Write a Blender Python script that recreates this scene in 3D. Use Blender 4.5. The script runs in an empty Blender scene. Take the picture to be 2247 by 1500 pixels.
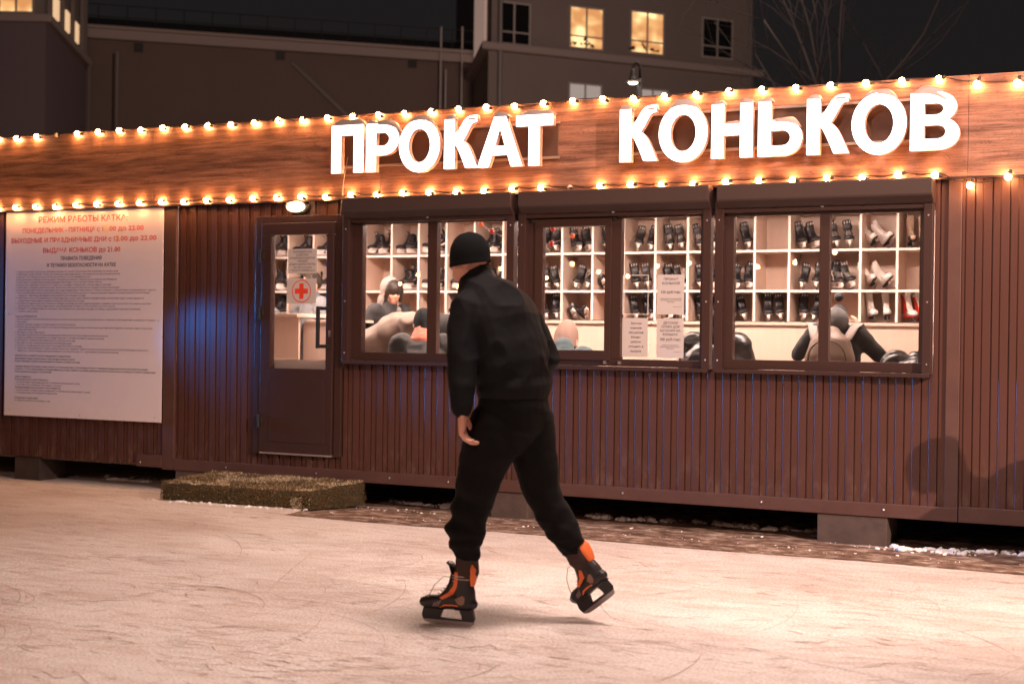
import bpy, bmesh, math, random
from math import sin, cos, pi, radians, sqrt
from mathutils import Vector, Matrix, noise, Euler
from mathutils.bvhtree import BVHTree
random.seed(7)
SC = bpy.context.scene
COL = SC.collection

# ---------------------------------------------------------------- camera
YAW, PITCH, ROLL = radians(25.8), radians(-0.2), radians(0.8)
CAM = Vector((0, -10.15, 1.42))
_v = Vector((-sin(YAW)*cos(PITCH), cos(YAW)*cos(PITCH), sin(PITCH)))
_r = Vector((cos(YAW), sin(YAW), 0)); _u = _r.cross(_v)
_R = cos(ROLL)*_r + sin(ROLL)*_u; _U = cos(ROLL)*_u - sin(ROLL)*_r
cd = bpy.data.cameras.new('camera'); cam = bpy.data.objects.new('camera', cd); COL.objects.link(cam)
cd.sensor_width = 36; cd.lens = 3120/2247*36; cd.clip_end = 600; cd.clip_start = 0.1
m = Matrix((_R, _U, -_v)).transposed().to_4x4(); m.translation = CAM; cam.matrix_world = m
cd.dof.use_dof = True; cd.dof.focus_distance = 9.6; cd.dof.aperture_fstop = 2.2
SC.camera = cam

# ---------------------------------------------------------------- world (night sky over a town)
w = bpy.data.worlds.new('World'); SC.world = w; w.use_nodes = True
bg = w.node_tree.nodes['Background']; bg.inputs[0].default_value = (0.0125, 0.0105, 0.0108, 1); bg.inputs[1].default_value = 1.0
SC.view_settings.view_transform = 'Standard'; SC.view_settings.look = 'None'
SC.view_settings.exposure = 0; SC.view_settings.gamma = 1

# ---------------------------------------------------------------- rink floodlights (masts stand outside the frame) and an added yard fill
def lamp(name, kind, loc, target, energy, color, size=1.0, **kw):
    l = bpy.data.lights.new(name, kind); l.energy = energy; l.color = color
    if kind == 'AREA': l.shape = 'SQUARE'; l.size = size
    elif kind == 'SPOT': l.shadow_soft_size = size
    for k, x in kw.items(): setattr(l, k, x)
    o = bpy.data.objects.new(name, l); COL.objects.link(o); o.location = loc
    o.rotation_euler = (Vector(target)-Vector(loc)).to_track_quat('-Z', 'Y').to_euler()
    return o
lamp('rink_floodlight_overhead', 'AREA', (-1.9, -3.9, 7.6), (-2.2, -2.6, 0), 310, (1.0, 0.745, 0.645), 1.5, spread=radians(125))
lamp('rink_floodlight_mast', 'SPOT', (5.4, -5.8, 5.0), (-1.7, -0.2, 0.9), 6400, (1.0, 0.67, 0.545), 0.03, spot_size=radians(46), spot_blend=0.7)
lamp('rink_floodlight_far', 'AREA', (-3.0, -15.0, 7.0), (-7.0, 0.0, 1.2), 340, (1.0, 0.63, 0.50), 1.6)
lamp('yard_fill_light', 'AREA', (-6.0, 9.0, 9.5), (-19, 36, 7), 1300, (1.0, 0.70, 0.58), 1.5)  # added fill to brighten the buildings behind; stands for no real lamp
lamp('blue_stage_light', 'SPOT', (-9.35, -.78, 1.25), (-3.3, 0, .74), 1500, (0.015, 0.30, 1.0), 0.10, spot_size=radians(14), spot_blend=0.8)
lamp('blue_edge_light', 'SPOT', (-15.5, -.5, 1.9), (-8.0, 0, 1.5), 1500, (0.01, 0.33, 1.0), 0.12, spot_size=radians(24), spot_blend=0.9)
lamp('blue_rink_spot', 'SPOT', (-9.0, -1.2, 1.75), (-7.86, 0, 1.25), 125, (0.012, 0.26, 1.0), 0.10, spot_size=radians(35), spot_blend=1.0)

# ---------------------------------------------------------------- object helpers
def link(o, parent=None):
    COL.objects.link(o)
    if parent is not None: o.parent = parent
    return o
def thing(name, label, cat, loc=(0, 0, 0), rz=0, group=None, rot=None):
    o = bpy.data.objects.new(name, None); COL.objects.link(o); o.empty_display_size = .1
    o.location = loc; o.rotation_euler = rot if rot else (0, 0, rz)
    return tag(o, label, cat, group)
def tag(o, label, cat, group=None):
    o['label'] = label; o['category'] = cat
    if group: o['group'] = group
    return o
class MB:
    def __init__(s): s.v = []; s.f = []; s.m = []; s.mi = 0
    def add(s, vs, fs):
        b = len(s.v); s.v += [tuple(x) for x in vs]; s.f += [tuple(i+b for i in f) for f in fs]; s.m += [s.mi]*len(fs)
    def box(s, x0, x1, y0, y1, z0, z1, M=None):
        vs = [Vector((x, y, z)) for x in (x0, x1) for y in (y0, y1) for z in (z0, z1)]
        if M is not None: vs = [M @ q for q in vs]
        s.add(vs, [(0, 1, 3, 2), (4, 6, 7, 5), (0, 4, 5, 1), (2, 3, 7, 6), (0, 2, 6, 4), (1, 5, 7, 3)])
    def prism(s, poly, axis, a, b):
        n = len(poly)
        def P(p, t):
            return {'x': (t, p[0], p[1]), 'y': (p[0], t, p[1]), 'z': (p[0], p[1], t)}[axis]
        s.add([P(p, a) for p in poly]+[P(p, b) for p in poly],
              [tuple(range(n)), tuple(range(2*n-1, n-1, -1))]+[(i, (i+1) % n, n+(i+1) % n, n+i) for i in range(n)])
    def loft(s, pts, rad, hint=(1, 0, 0), n=14, cap=True):
        pts = [Vector(p) for p in pts]; rad = [(r, r) if not isinstance(r, (tuple, list)) else r for r in rad]
        if cap:
            def capring(p, q, r):
                d = (p-q).normalized(); e = min(r)
                return [(p+d*e*.55, (r[0]*.80, r[1]*.80)), (p+d*e*.92, (r[0]*.36, r[1]*.36))]
            a = capring(pts[0], pts[1], rad[0]); b = capring(pts[-1], pts[-2], rad[-1])
            pts = [a[1][0], a[0][0]]+pts+[b[0][0], b[1][0]]; rad = [a[1][1], a[0][1]]+list(rad)+[b[0][1], b[1][1]]
        h = Vector(hint); rings = []; base = len(s.v); vs = []
        for i, p in enumerate(pts):
            t = (pts[min(i+1, len(pts)-1)]-pts[max(i-1, 0)])
            t = t.normalized() if t.length > 1e-9 else Vector((0, 0, 1))
            u = h-t*h.dot(t)
            if u.length < 1e-4: u = t.orthogonal()
            u.normalize(); w_ = t.cross(u)
            for k in range(n):
                a = 2*pi*k/n; vs.append(p+u*(cos(a)*rad[i][0])+w_*(sin(a)*rad[i][1]))
        fs = []
        for i in range(len(pts)-1):
            for k in range(n):
                fs.append((i*n+k, i*n+(k+1) % n, (i+1)*n+(k+1) % n, (i+1)*n+k))
        fs.append(tuple(reversed(range(n)))); fs.append(tuple(range((len(pts)-1)*n, len(pts)*n)))
        s.add(vs, fs)
    def tube(s, pts, r, n=6): s.loft(pts, [r]*len(pts), hint=(.31, .53, .79), n=n, cap=False)
    def ball(s, c, r, M=None, n=14, k=9):
        r = (r, r, r) if not isinstance(r, (tuple, list)) else r
        vs = [Vector((0, 0, r[2]))]; fs = []
        for i in range(1, k):
            t = pi*i/k
            for j in range(n):
                p = 2*pi*j/n; vs.append(Vector((r[0]*sin(t)*cos(p), r[1]*sin(t)*sin(p), r[2]*cos(t))))
        vs.append(Vector((0, 0, -r[2])))
        for j in range(n): fs.append((0, 1+j, 1+(j+1) % n)); fs.append((len(vs)-1, 1+(k-2)*n+(j+1) % n, 1+(k-2)*n+j))
        for i in range(k-2):
            for j in range(n): fs.append((1+i*n+j, 1+(i+1)*n+j, 1+(i+1)*n+(j+1) % n, 1+i*n+(j+1) % n))
        if M is not None: vs = [M @ q for q in vs]
        c = Vector(c); s.add([c+q for q in vs], fs)
    def lathe(s, prof, c=(0, 0, 0), n=16, M=None):
        vs = []; fs = []; k = len(prof)
        for (r, z) in prof:
            for j in range(n): a = 2*pi*j/n; vs.append(Vector((r*cos(a), r*sin(a), z)))
        for i in range(k-1):
            for j in range(n): fs.append((i*n+j, i*n+(j+1) % n, (i+1)*n+(j+1) % n, (i+1)*n+j))
        fs.append(tuple(reversed(range(n)))); fs.append(tuple(range((k-1)*n, k*n)))
        if M is not None: vs = [M @ q for q in vs]
        c = Vector(c); s.add([c+q for q in vs], fs)
    def mesh(s, name, mats, smooth=False):
        me = bpy.data.meshes.new(name); me.from_pydata(s.v, [], s.f)
        for q in (mats if isinstance(mats, (list, tuple)) else [mats]): me.materials.append(q)
        me.polygons.foreach_set('material_index', s.m)
        if smooth: me.polygons.foreach_set('use_smooth', [True]*len(s.f))
        bm = bmesh.new(); bm.from_mesh(me); bmesh.ops.recalc_face_normals(bm, faces=bm.faces); bm.to_mesh(me); bm.free()
        me.update(); return me
    def obj(s, name, mats, parent=None, smooth=False, bevel=0):
        me = s.mesh(name, mats, smooth)
        if bevel:
            bm = bmesh.new(); bm.from_mesh(me)
            es = [e for e in bm.edges if len(e.link_faces) == 2 and e.calc_face_angle(0) > .6]
            bmesh.ops.bevel(bm, geom=es, offset=bevel, segments=2, affect='EDGES', profile=.5, clamp_overlap=True); bm.to_mesh(me); bm.free()
        return link(bpy.data.objects.new(name, me), parent)
def struct(o, kind='structure'): o['kind'] = kind; return o
def evaluated(o):
    dg = bpy.context.evaluated_depsgraph_get()
    me = bpy.data.meshes.new_from_object(o.evaluated_get(dg), depsgraph=dg); return me
def fuse(name, mb, mat, parent=None, voxel=.012, smooth=4, disp=None, keep=None):
    """one continuous skin grown over overlapping lofts"""
    me = mb.mesh(name, mat); o = bpy.data.objects.new(name, me); COL.objects.link(o)
    r = o.modifiers.new('r', 'REMESH'); r.mode = 'VOXEL'; r.voxel_size = voxel
    if smooth: q = o.modifiers.new('s', 'SMOOTH'); q.iterations = smooth; q.factor = .5
    if keep: d = o.modifiers.new('d', 'DECIMATE'); d.ratio = keep
    me2 = evaluated(o); me2.name = name; o.modifiers.clear(); o.data = me2; bpy.data.meshes.remove(me)
    me2.materials.clear(); me2.materials.append(mat)
    if disp:
        vn = [v_.normal.copy() for v_ in me2.vertices]
        for v_, n_ in zip(me2.vertices, vn): v_.co += n_*disp(v_.co, n_)
    me2.polygons.foreach_set('use_smooth', [True]*len(me2.polygons)); me2.update()
    if parent is not None: o.parent = parent
    return o
def clone(o, parent=None):
    c = o.copy(); COL.objects.link(c)
    if parent is not None: c.parent = parent
    for ch in list(o.children): clone(ch, c)
    return c

# ---------------------------------------------------------------- materials
def mat(name, col, rough=.5, metal=0, spec=.5, noise_=None, bump=None, emit=None, estr=0, coat=0, stretch=None, alpha=None, sheen=0):
    mt = bpy.data.materials.new(name); mt.use_nodes = True; nt = mt.node_tree; b = nt.nodes['Principled BSDF']
    c = col if len(col) == 4 else (*col, 1)
    b.inputs['Base Color'].default_value = c; b.inputs['Roughness'].default_value = rough; b.inputs['Metallic'].default_value = metal
    b.inputs['Specular IOR Level'].default_value = spec; b.inputs['Coat Weight'].default_value = coat; b.inputs['Sheen Weight'].default_value = sheen
    tc = nt.nodes.new('ShaderNodeTexCoord'); mp = nt.nodes.new('ShaderNodeMapping'); nt.links.new(tc.outputs['Object'], mp.inputs[0])
    if stretch: mp.inputs['Scale'].default_value = stretch
    if noise_:
        sc, amt, c2 = noise_
        nz = nt.nodes.new('ShaderNodeTexNoise'); nz.inputs['Scale'].default_value = sc; nz.inputs['Detail'].default_value = 5
        nt.links.new(mp.outputs[0], nz.inputs['Vector'])
        rp = nt.nodes.new('ShaderNodeValToRGB'); rp.color_ramp.elements[0].position = .5-.5*amt; rp.color_ramp.elements[1].position = .5+.5*amt
        rp.color_ramp.elements[0].color = (*c2, 1); rp.color_ramp.elements[1].color = c
        nt.links.new(nz.outputs[0], rp.inputs[0]); nt.links.new(rp.outputs[0], b.inputs['Base Color'])
    if bump:
        sc, st = bump
        nb = nt.nodes.new('ShaderNodeTexNoise'); nb.inputs['Scale'].default_value = sc; nb.inputs['Detail'].default_value = 4
        nt.links.new(mp.outputs[0], nb.inputs['Vector'])
        bp = nt.nodes.new('ShaderNodeBump'); bp.inputs['Strength'].default_value = st; bp.inputs['Distance'].default_value = .01
        nt.links.new(nb.outputs[0], bp.inputs['Height']); nt.links.new(bp.outputs[0], b.inputs['Normal'])
    if emit: b.inputs['Emission Color'].default_value = (*emit, 1); b.inputs['Emission Strength'].default_value = estr
    return mt
def glass(name, refl=1.0):
    mt = bpy.data.materials.new(name); mt.use_nodes = True; nt = mt.node_tree; nt.nodes.clear()
    o = nt.nodes.new('ShaderNodeOutputMaterial'); mx = nt.nodes.new('ShaderNodeMixShader'); t = nt.nodes.new('ShaderNodeBsdfTransparent'); g = nt.nodes.new('ShaderNodeBsdfGlossy')
    f = nt.nodes.new('ShaderNodeFresnel'); f.inputs[0].default_value = 1.5; g.inputs['Roughness'].default_value = .01
    nt.links.new(f.outputs[0], mx.inputs[0]); nt.links.new(t.outputs[0], mx.inputs[1]); nt.links.new(g.outputs[0], mx.inputs[2]); nt.links.new(mx.outputs[0], o.inputs[0])
    return mt
M = {}
M['brown'] = mat('brown_coated_steel', (.082, .032, .0235), .42, spec=.4, noise_=(3.0, .9, (.066, .027, .020)), bump=(90, .04))
def base_dirt(mt, z0, z1, amt):                                   # dried snow splashes and road dust low on the wall
    nt = mt.node_tree; b = nt.nodes['Principled BSDF']; src = b.inputs['Base Color'].links[0].from_socket; tc = nt.nodes.new('ShaderNodeTexCoord'); sp = nt.nodes.new('ShaderNodeSeparateXYZ'); nt.links.new(tc.outputs['Object'], sp.inputs[0])
    mr = nt.nodes.new('ShaderNodeMapRange'); mr.inputs['From Min'].default_value = z1; mr.inputs['From Max'].default_value = z0; nt.links.new(sp.outputs[2], mr.inputs[0])
    mp = nt.nodes.new('ShaderNodeMapping'); mp.inputs['Scale'].default_value = (5, 5, 2.2); nt.links.new(tc.outputs['Object'], mp.inputs[0])
    n = nt.nodes.new('ShaderNodeTexNoise'); n.inputs['Scale'].default_value = 2.2; n.inputs['Detail'].default_value = 11; n.inputs['Roughness'].default_value = .75; nt.links.new(mp.outputs[0], n.inputs['Vector'])
    r = nt.nodes.new('ShaderNodeValToRGB'); e = r.color_ramp.elements; e[0].position = .50; e[0].color = (0, 0, 0, 1); e[1].position = .72; e[1].color = (amt, amt, amt, 1); nt.links.new(n.outputs[0], r.inputs[0])
    ml = nt.nodes.new('ShaderNodeMath'); ml.operation = 'MULTIPLY'; nt.links.new(r.outputs[0], ml.inputs[0]); nt.links.new(mr.outputs[0], ml.inputs[1])
    mx = nt.nodes.new('ShaderNodeMix'); mx.data_type = 'RGBA'; nt.links.new(ml.outputs[0], mx.inputs[0]); nt.links.new(src, mx.inputs[6]); mx.inputs[7].default_value = (.42, .34, .30, 1); nt.links.new(mx.outputs[2], b.inputs['Base Color'])
base_dirt(M['brown'], .25, .70, .22)
M['brown_dark'] = mat('brown_window_profile', (.040, .0185, .015), .36, bump=(60, .03))
M['shutter'] = mat('shutter_box_coating', (.052, .031, .026), .42, bump=(200, .03))
M['steel_trim'] = mat('painted_frame_beam', (.074, .032, .025), .5, noise_=(7, .7, (.10, .049, .038)), bump=(40, .08))
M['black'] = mat('black_rubber', (.012, .011, .011), .7)
M['screw'] = mat('zinc_screw_head', (.6, .55, .5), .35, 1)
M['glass'] = glass('window_glass')
M['bulb_on'] = mat('lit_warm_bulb', (1, .8, .6), .3, emit=(1.0, .45, .165), estr=225)
M['bulb_off'] = mat('unlit_bulb_glass', (.75, .55, .42), .12, coat=.5)
M['socket'] = mat('black_bulb_socket', (.02, .017, .015), .5)
M['cable'] = mat('black_garland_cable', (.03, .02, .016), .45)
M['letter_face'] = mat('backlit_white_acrylic', (.9, .9, .9), .4, emit=(1.0, .965, .94), estr=3.8)
M['letter_side'] = mat('letter_side_band', (.55, .36, .32), .5)
M['plate'] = mat('grey_sign_plate', (.12, .065, .043), .4, noise_=(4, .8, (.085, .047, .032)))
M['alu'] = mat('aluminium_rail', (.55, .48, .42), .4, .8)
M['snow'] = mat('snow', (.86, .84, .84), .8, bump=(60, .25), spec=.2)
M['dimmed_snow'] = mat('dimmed_warm_snow', (.40, .31, .27), .55, bump=(40, .3))  # snow, darkened and warmed in colour to hold the orange bulb light
M['board'] = mat('white_board', (.80, .70, .68), .35, noise_=(2, .9, (.74, .645, .63)))
M['ink_red'] = mat('red_print', (.72, .05, .025), .5)
M['ink_dark'] = mat('dark_print', (.035, .03, .06), .5)
M['ink_grey'] = mat('fine_print_ink', (.16, .11, .16), .5)
M['paper'] = mat('paper', (.52, .465, .44), .6)
M['sleeve'] = mat('plastic_sleeve_edge', (.8, .76, .72), .3)
M['tape'] = mat('paper_patch', (.80, .62, .42), .6)
M['laminate'] = mat('light_wood_laminate', (.66, .50, .41), .45, noise_=(5, 1, (.58, .43, .345)), stretch=(6, 6, .7))
M['shelf_edge'] = mat('white_shelf_edge', (.86, .76, .68), .4)
M['counter_top'] = mat('counter_top_laminate', (.62, .46, .38), .4)
M['floor_in'] = mat('kiosk_floor', (.16, .12, .1), .6)
M['wall_in'] = mat('kiosk_inner_wall', (.7, .6, .54), .6)
M['ceil_light'] = mat('lit_ceiling_panel', (1, 1, 1), .4, emit=(1.0, .75, .64), estr=68)
M['skin'] = mat('skin', (.74, .37, .26), .5, bump=(120, .05))
M['black_cloth'] = mat('black_jacket_cloth', (.0092, .0095, .0112), .72, bump=(420, .3), spec=.14)
M['black_trousers'] = mat('black_sweatpants_cloth', (.0042, .0036, .0038), .85, bump=(420, .25), spec=.2)
M['knit_black'] = mat('black_knit', (.008, .0095, .011), .9, bump=(300, .4), spec=.2)
M['sock'] = mat('dark_brown_sock', (.045, .024, .018), .9, bump=(300, .3))
M['boot'] = mat('black_skate_boot', (.016, .013, .015), .42, bump=(260, .12))
M['boot_tan'] = mat('tan_mesh_panel', (.30, .17, .115), .7, bump=(600, .3))
M['boot_grey'] = mat('grey_vent_panel', (.24, .17, .155), .6)
M['orange'] = mat('orange_synthetic', (.85, .17, .035), .55)
M['lace'] = mat('pale_lace', (.62, .48, .40), .8)
M['holder_black'] = mat('black_blade_holder', (.014, .012, .014), .35)
M['holder_white'] = mat('white_blade_holder', (.80, .72, .66), .4)
M['blade'] = mat('skate_blade_steel', (.40, .36, .36), .35, .9)
M['boot_white'] = mat('white_skate_leather', (.82, .75, .70), .45)
M['boot_tanlea'] = mat('beige_skate_leather', (.60, .44, .34), .5)
M['sole_black'] = mat('black_skate_sole', (.02, .017, .016), .5)
M['sole_tan'] = mat('tan_skate_sole', (.42, .15, .08), .5)
M['red'] = mat('red_leather', (.60, .05, .025), .5)
M['boot_trim'] = mat('white_boot_trim', (.75, .68, .62), .5)

def wood_mat():
    mt = mat('wood_grain_cladding', (.26, .105, .05), .38); nt = mt.node_tree; b = nt.nodes['Principled BSDF']
    tc = nt.nodes.new('ShaderNodeTexCoord')
    def nz(sx, sz, scale, det, dist):
        mp = nt.nodes.new('ShaderNodeMapping'); mp.inputs['Scale'].default_value = (sx, 1, sz); nt.links.new(tc.outputs['Object'], mp.inputs[0])
        n = nt.nodes.new('ShaderNodeTexNoise'); n.inputs['Scale'].default_value = scale; n.inputs['Detail'].default_value = det; n.inputs['Distortion'].default_value = dist
        nt.links.new(mp.outputs[0], n.inputs['Vector']); return n
    a = nz(.55, 9, 3.0, 8, .5); f = nz(1.4, 60, 3.2, 6, .25); k = nz(.9, 3.2, 2.2, 2, 2.4)
    r1 = nt.nodes.new('ShaderNodeValToRGB'); e = r1.color_ramp.elements
    e[0].position = .34; e[0].color = (.17, .076, .050, 1); e[1].position = .66; e[1].color = (.43, .215, .138, 1)
    nt.links.new(a.outputs[0], r1.inputs[0])
    r2 = nt.nodes.new('ShaderNodeValToRGB'); e = r2.color_ramp.elements; e[0].position = .36; e[0].color = (.42, .40, .38, 1); e[1].position = .52; e[1].color = (1, 1, 1, 1)
    nt.links.new(f.outputs[0], r2.inputs[0])
    w_ = nt.nodes.new('ShaderNodeMath'); w_.operation = 'PINGPONG'; w_.inputs[1].default_value = .035; nt.links.new(k.outputs[0], w_.inputs[0])
    r3 = nt.nodes.new('ShaderNodeValToRGB'); e = r3.color_ramp.elements; e[0].position = .0; e[0].color = (.62, .58, .56, 1); e[1].position = .012; e[1].color = (1, 1, 1, 1)
    nt.links.new(w_.outputs[0], r3.inputs[0])
    m1 = nt.nodes.new('ShaderNodeMix'); m1.data_type = 'RGBA'; m1.blend_type = 'MULTIPLY'; m1.inputs[0].default_value = .8
    nt.links.new(r1.outputs[0], m1.inputs[6]); nt.links.new(r2.outputs[0], m1.inputs[7])
    m2 = nt.nodes.new('ShaderNodeMix'); m2.data_type = 'RGBA'; m2.blend_type = 'MULTIPLY'; m2.inputs[0].default_value = .8
    nt.links.new(m1.outputs[2], m2.inputs[6]); nt.links.new(r3.outputs[0], m2.inputs[7])
    nt.links.new(m2.outputs[2], b.inputs['Base Color'])
    return mt
M['wood'] = wood_mat()

def ice_mat():
    mt = mat('skated_ice', (.8, .78, .77), .5, spec=.4); nt = mt.node_tree; b = nt.nodes['Principled BSDF']; L = nt.links
    tc = nt.nodes.new('ShaderNodeTexCoord')
    def nz(scale, sx, sy, rot, det=5, dist=0):
        mp = nt.nodes.new('ShaderNodeMapping'); mp.inputs['Scale'].default_value = (sx, sy, 1); mp.inputs['Rotation'].default_value = (0, 0, radians(rot)); L.new(tc.outputs['Object'], mp.inputs[0])
        n = nt.nodes.new('ShaderNodeTexNoise'); n.inputs['Scale'].default_value = scale; n.inputs['Detail'].default_value = det; n.inputs['Distortion'].default_value = dist
        L.new(mp.outputs[0], n.inputs['Vector']); return n
    def ramp(n, p0, c0, p1, c1):
        r = nt.nodes.new('ShaderNodeValToRGB'); e = r.color_ramp.elements; e[0].position = p0; e[0].color = c0; e[1].position = p1; e[1].color = c1; L.new(n.outputs[0], r.inputs[0]); return r
    def mul(a, c, f):
        x = nt.nodes.new('ShaderNodeMix'); x.data_type = 'RGBA'; x.blend_type = 'MULTIPLY'; x.inputs[0].default_value = f; L.new(a, x.inputs[6]); L.new(c, x.inputs[7]); return x.outputs[2]
    big = ramp(nz(.6, 1, 1.6, 20, 8), .30, (.66, .58, .54, 1), .62, (.88, .84, .81, 1))
    wv = nz(2.6, .8, 2.6, 24, 10, 1.0); r2 = ramp(wv, .38, (.78, .68, .63, 1), .54, (1, 1, 1, 1))
    s1 = ramp(nz(10, .55, 2.0, 14, 10, 1.2), .345, (.42, .27, .21, 1), .39, (1, 1, 1, 1))
    s2 = ramp(nz(12, .30, 2.6, -18, 9, .8), .32, (.46, .31, .25, 1), .38, (1, 1, 1, 1))
    s3 = ramp(nz(10, .26, 2.4, 60, 8, .7), .29, (.52, .38, .32, 1), .34, (1, 1, 1, 1))
    gr = ramp(nz(70, .9, 1.5, 20, 8, .3), .40, (.66, .585, .55, 1), .56, (1, 1, 1, 1))
    msk = ramp(nz(1.3, 1, 1, 0, 4), .42, (0, 0, 0, 1), .58, (1, 1, 1, 1))
    c = mul(big.outputs[0], r2.outputs[0], .5); c0 = c; c = mul(c, s1.outputs[0], .6); c = mul(c, s2.outputs[0], .5); c = mul(c, s3.outputs[0], .5)
    mm = nt.nodes.new('ShaderNodeMix'); mm.data_type = 'RGBA'; L.new(msk.outputs[0], mm.inputs[0]); L.new(c0, mm.inputs[6]); L.new(c, mm.inputs[7]); c = mul(mm.outputs[2], gr.outputs[0], .75)
    L.new(c, b.inputs['Base Color'])
    h = nt.nodes.new('ShaderNodeMath'); h.operation = 'ADD'
    bw = nt.nodes.new('ShaderNodeRGBToBW'); L.new(c, bw.inputs[0]); g = nz(46, .8, 2.0, 20, 8, .5)
    L.new(bw.outputs[0], h.inputs[0]); L.new(g.outputs[0], h.inputs[1])
    bp = nt.nodes.new('ShaderNodeBump'); bp.inputs['Strength'].default_value = .4; bp.inputs['Distance'].default_value = .02
    L.new(h.outputs[0], bp.inputs['Height']); L.new(bp.outputs[0], b.inputs['Normal'])
    return mt
def ground_mat():
    mt = mat('snowy_asphalt', (.06, .05, .045), .75); nt = mt.node_tree; b = nt.nodes['Principled BSDF']; L = nt.links
    tc = nt.nodes.new('ShaderNodeTexCoord')
    mp = nt.nodes.new('ShaderNodeMapping'); mp.inputs['Scale'].default_value = (1, 1.7, 1); L.new(tc.outputs['Object'], mp.inputs[0])
    n = nt.nodes.new('ShaderNodeTexNoise'); n.inputs['Scale'].default_value = 5.5; n.inputs['Detail'].default_value = 12; n.inputs['Roughness'].default_value = .78; L.new(mp.outputs[0], n.inputs['Vector'])
    # more trodden snow towards the left end of the kiosk
    sp = nt.nodes.new('ShaderNodeSeparateXYZ'); L.new(tc.outputs['Object'], sp.inputs[0])
    mr = nt.nodes.new('ShaderNodeMapRange'); mr.inputs['From Min'].default_value = -6.3; mr.inputs['From Max'].default_value = -7.6; mr.inputs['To Min'].default_value = 0; mr.inputs['To Max'].default_value = .22; L.new(sp.outputs[0], mr.inputs[0])
    ad = nt.nodes.new('ShaderNodeMath'); L.new(n.outputs[0], ad.inputs[0]); L.new(mr.outputs[0], ad.inputs[1])
    r = nt.nodes.new('ShaderNodeValToRGB'); e = r.color_ramp.elements; e[0].position = .38; e[0].color = (.038, .021, .014, 1); e[1].position = .66; e[1].color = (.62, .52, .45, 1)
    q = e.new(.50); q.color = (.19, .11, .072, 1); L.new(ad.outputs[0], r.inputs[0]); L.new(r.outputs[0], b.inputs['Base Color'])
    bp = nt.nodes.new('ShaderNodeBump'); bp.inputs['Strength'].default_value = .6; bp.inputs['Distance'].default_value = .02; L.new(n.outputs[0], bp.inputs['Height']); L.new(bp.outputs[0], b.inputs['Normal'])
    return mt
M['ice'] = ice_mat(); M['ground'] = ground_mat()
M['groove'] = mat('skate_groove', (.45, .325, .275), .6)

# ---------------------------------------------------------------- ground, ice
g = MB(); g.add([(-140, -60, -.014), (140, -60, -.014), (140, 160, -.014), (-140, 160, -.014)], [(0, 1, 2, 3)])
struct(g.obj('ground', M['ground']))
def ice_edge(x): return -.90+.05*noise.noise(Vector((x*.8, 3, 0)))+.02*noise.noise(Vector((x*5, 1, 0)))
g = MB(); xs = [-60+.25*i for i in range(481)]
vs = []
for x in xs:
    e = ice_edge(x) if x > -6.62 else .9
    vs += [(x, -40, 0), (x, e, 0), (x, e+.012, -.013)]
fs = []
for i in range(len(xs)-1): fs += [(3*i, 3*i+3, 3*i+4, 3*i+1), (3*i+1, 3*i+4, 3*i+5, 3*i+2)]
g.add(vs, fs)
g.mi = 1
rg = random.Random(3)
def stroke(x, y, a, L_, cur, wd, n):                              # one groove or scuff left by a blade
    vs = []; h = a
    for i in range(n):
        t = sin(pi*(i+.35)/(n-.3))*(.6+.8*rg.random()); dx, dy = -sin(h), cos(h); j = wd*.7*rg.gauss(0, 1)*(n < 8)
        vs += [(x-dx*wd*t+j*dx, y-dy*wd*t+j*dy, .0025), (x+dx*wd*t+j*dx, y+dy*wd*t+j*dy, .0025)]
        x += cos(h)*L_/(n-1); y += sin(h)*L_/(n-1); h += cur*L_/(n-1)
    if all(q[1] < -1.0 for q in vs): g.add(vs, [(2*i, 2*i+1, 2*i+3, 2*i+2) for i in range(n-1)])
for k in range(190): stroke(rg.uniform(-7.5, .3), rg.uniform(-6.6, -1.3), rg.gauss(.3, .7), rg.uniform(.5, 2.2), rg.gauss(0, 1.0), rg.uniform(.0012, .0024), 18)
for k in range(300):                                              # clusters of short scuffs
    cx, cy, ca = rg.uniform(-6.5, .5), -1.4-5.2*rg.random()**.75, rg.gauss(.25, .35)
    for q in range(rg.randint(2, 9)):
        stroke(cx+rg.gauss(0, .22), cy+rg.gauss(0, .10), ca+rg.gauss(0, .3), rg.uniform(.03, .20), rg.gauss(0, 2), rg.uniform(.0014, .0042), 6)
struct(g.obj('ice', [M['ice'], M['groove']]))
g = MB(); vs = []; n = 320
for i in range(n+1):                                              # worn rubber strip under the rink edge
    x = -6.6+i*.03; e = ice_edge(x); t = .010+.026*max(0, noise.noise(Vector((x*1.7, 9, 2))))
    vs += [(x, e+.006, .006), (x, e+t+.006, .006)]
g.add(vs, [(2*i, 2*i+2, 2*i+3, 2*i+1) for i in range(n)])
struct(g.obj('rink_edge_strip', M['black']))

# ---------------------------------------------------------------- kiosk
KX0, KX1, KD = -12.6, 1.3, 2.46
kiosk = thing('rental_kiosk', 'long brown corrugated rental cabin with lit windows and wood grain fascia', 'kiosk', (0, 0, 0))
PITCHR = .1145
def ribs(mb, x0, x1, z0, z1):
    k0 = math.floor((x0+4.261)/PITCHR)-1; prof = []
    k = k0
    while True:
        b = -4.261+k*PITCHR
        for dx, y in ((.0, -.004), (.0008, .020), (.0085, .020), (.0095, .005), (.052, .005), (.062, -.004)): prof.append((b+dx, y))
        if b > x1: break
        k += 1
    prof = [p for p in prof if x0 < p[0] < x1]
    prof = [(x0, prof[0][1])]+prof+[(x1, prof[-1][1])]
    vs = []
    for x, y in prof: vs += [(x, y, z0), (x, y, z1)]
    mb.add(vs, [(2*i, 2*i+2, 2*i+3, 2*i+1) for i in range(len(prof)-1)])
g = MB()
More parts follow.
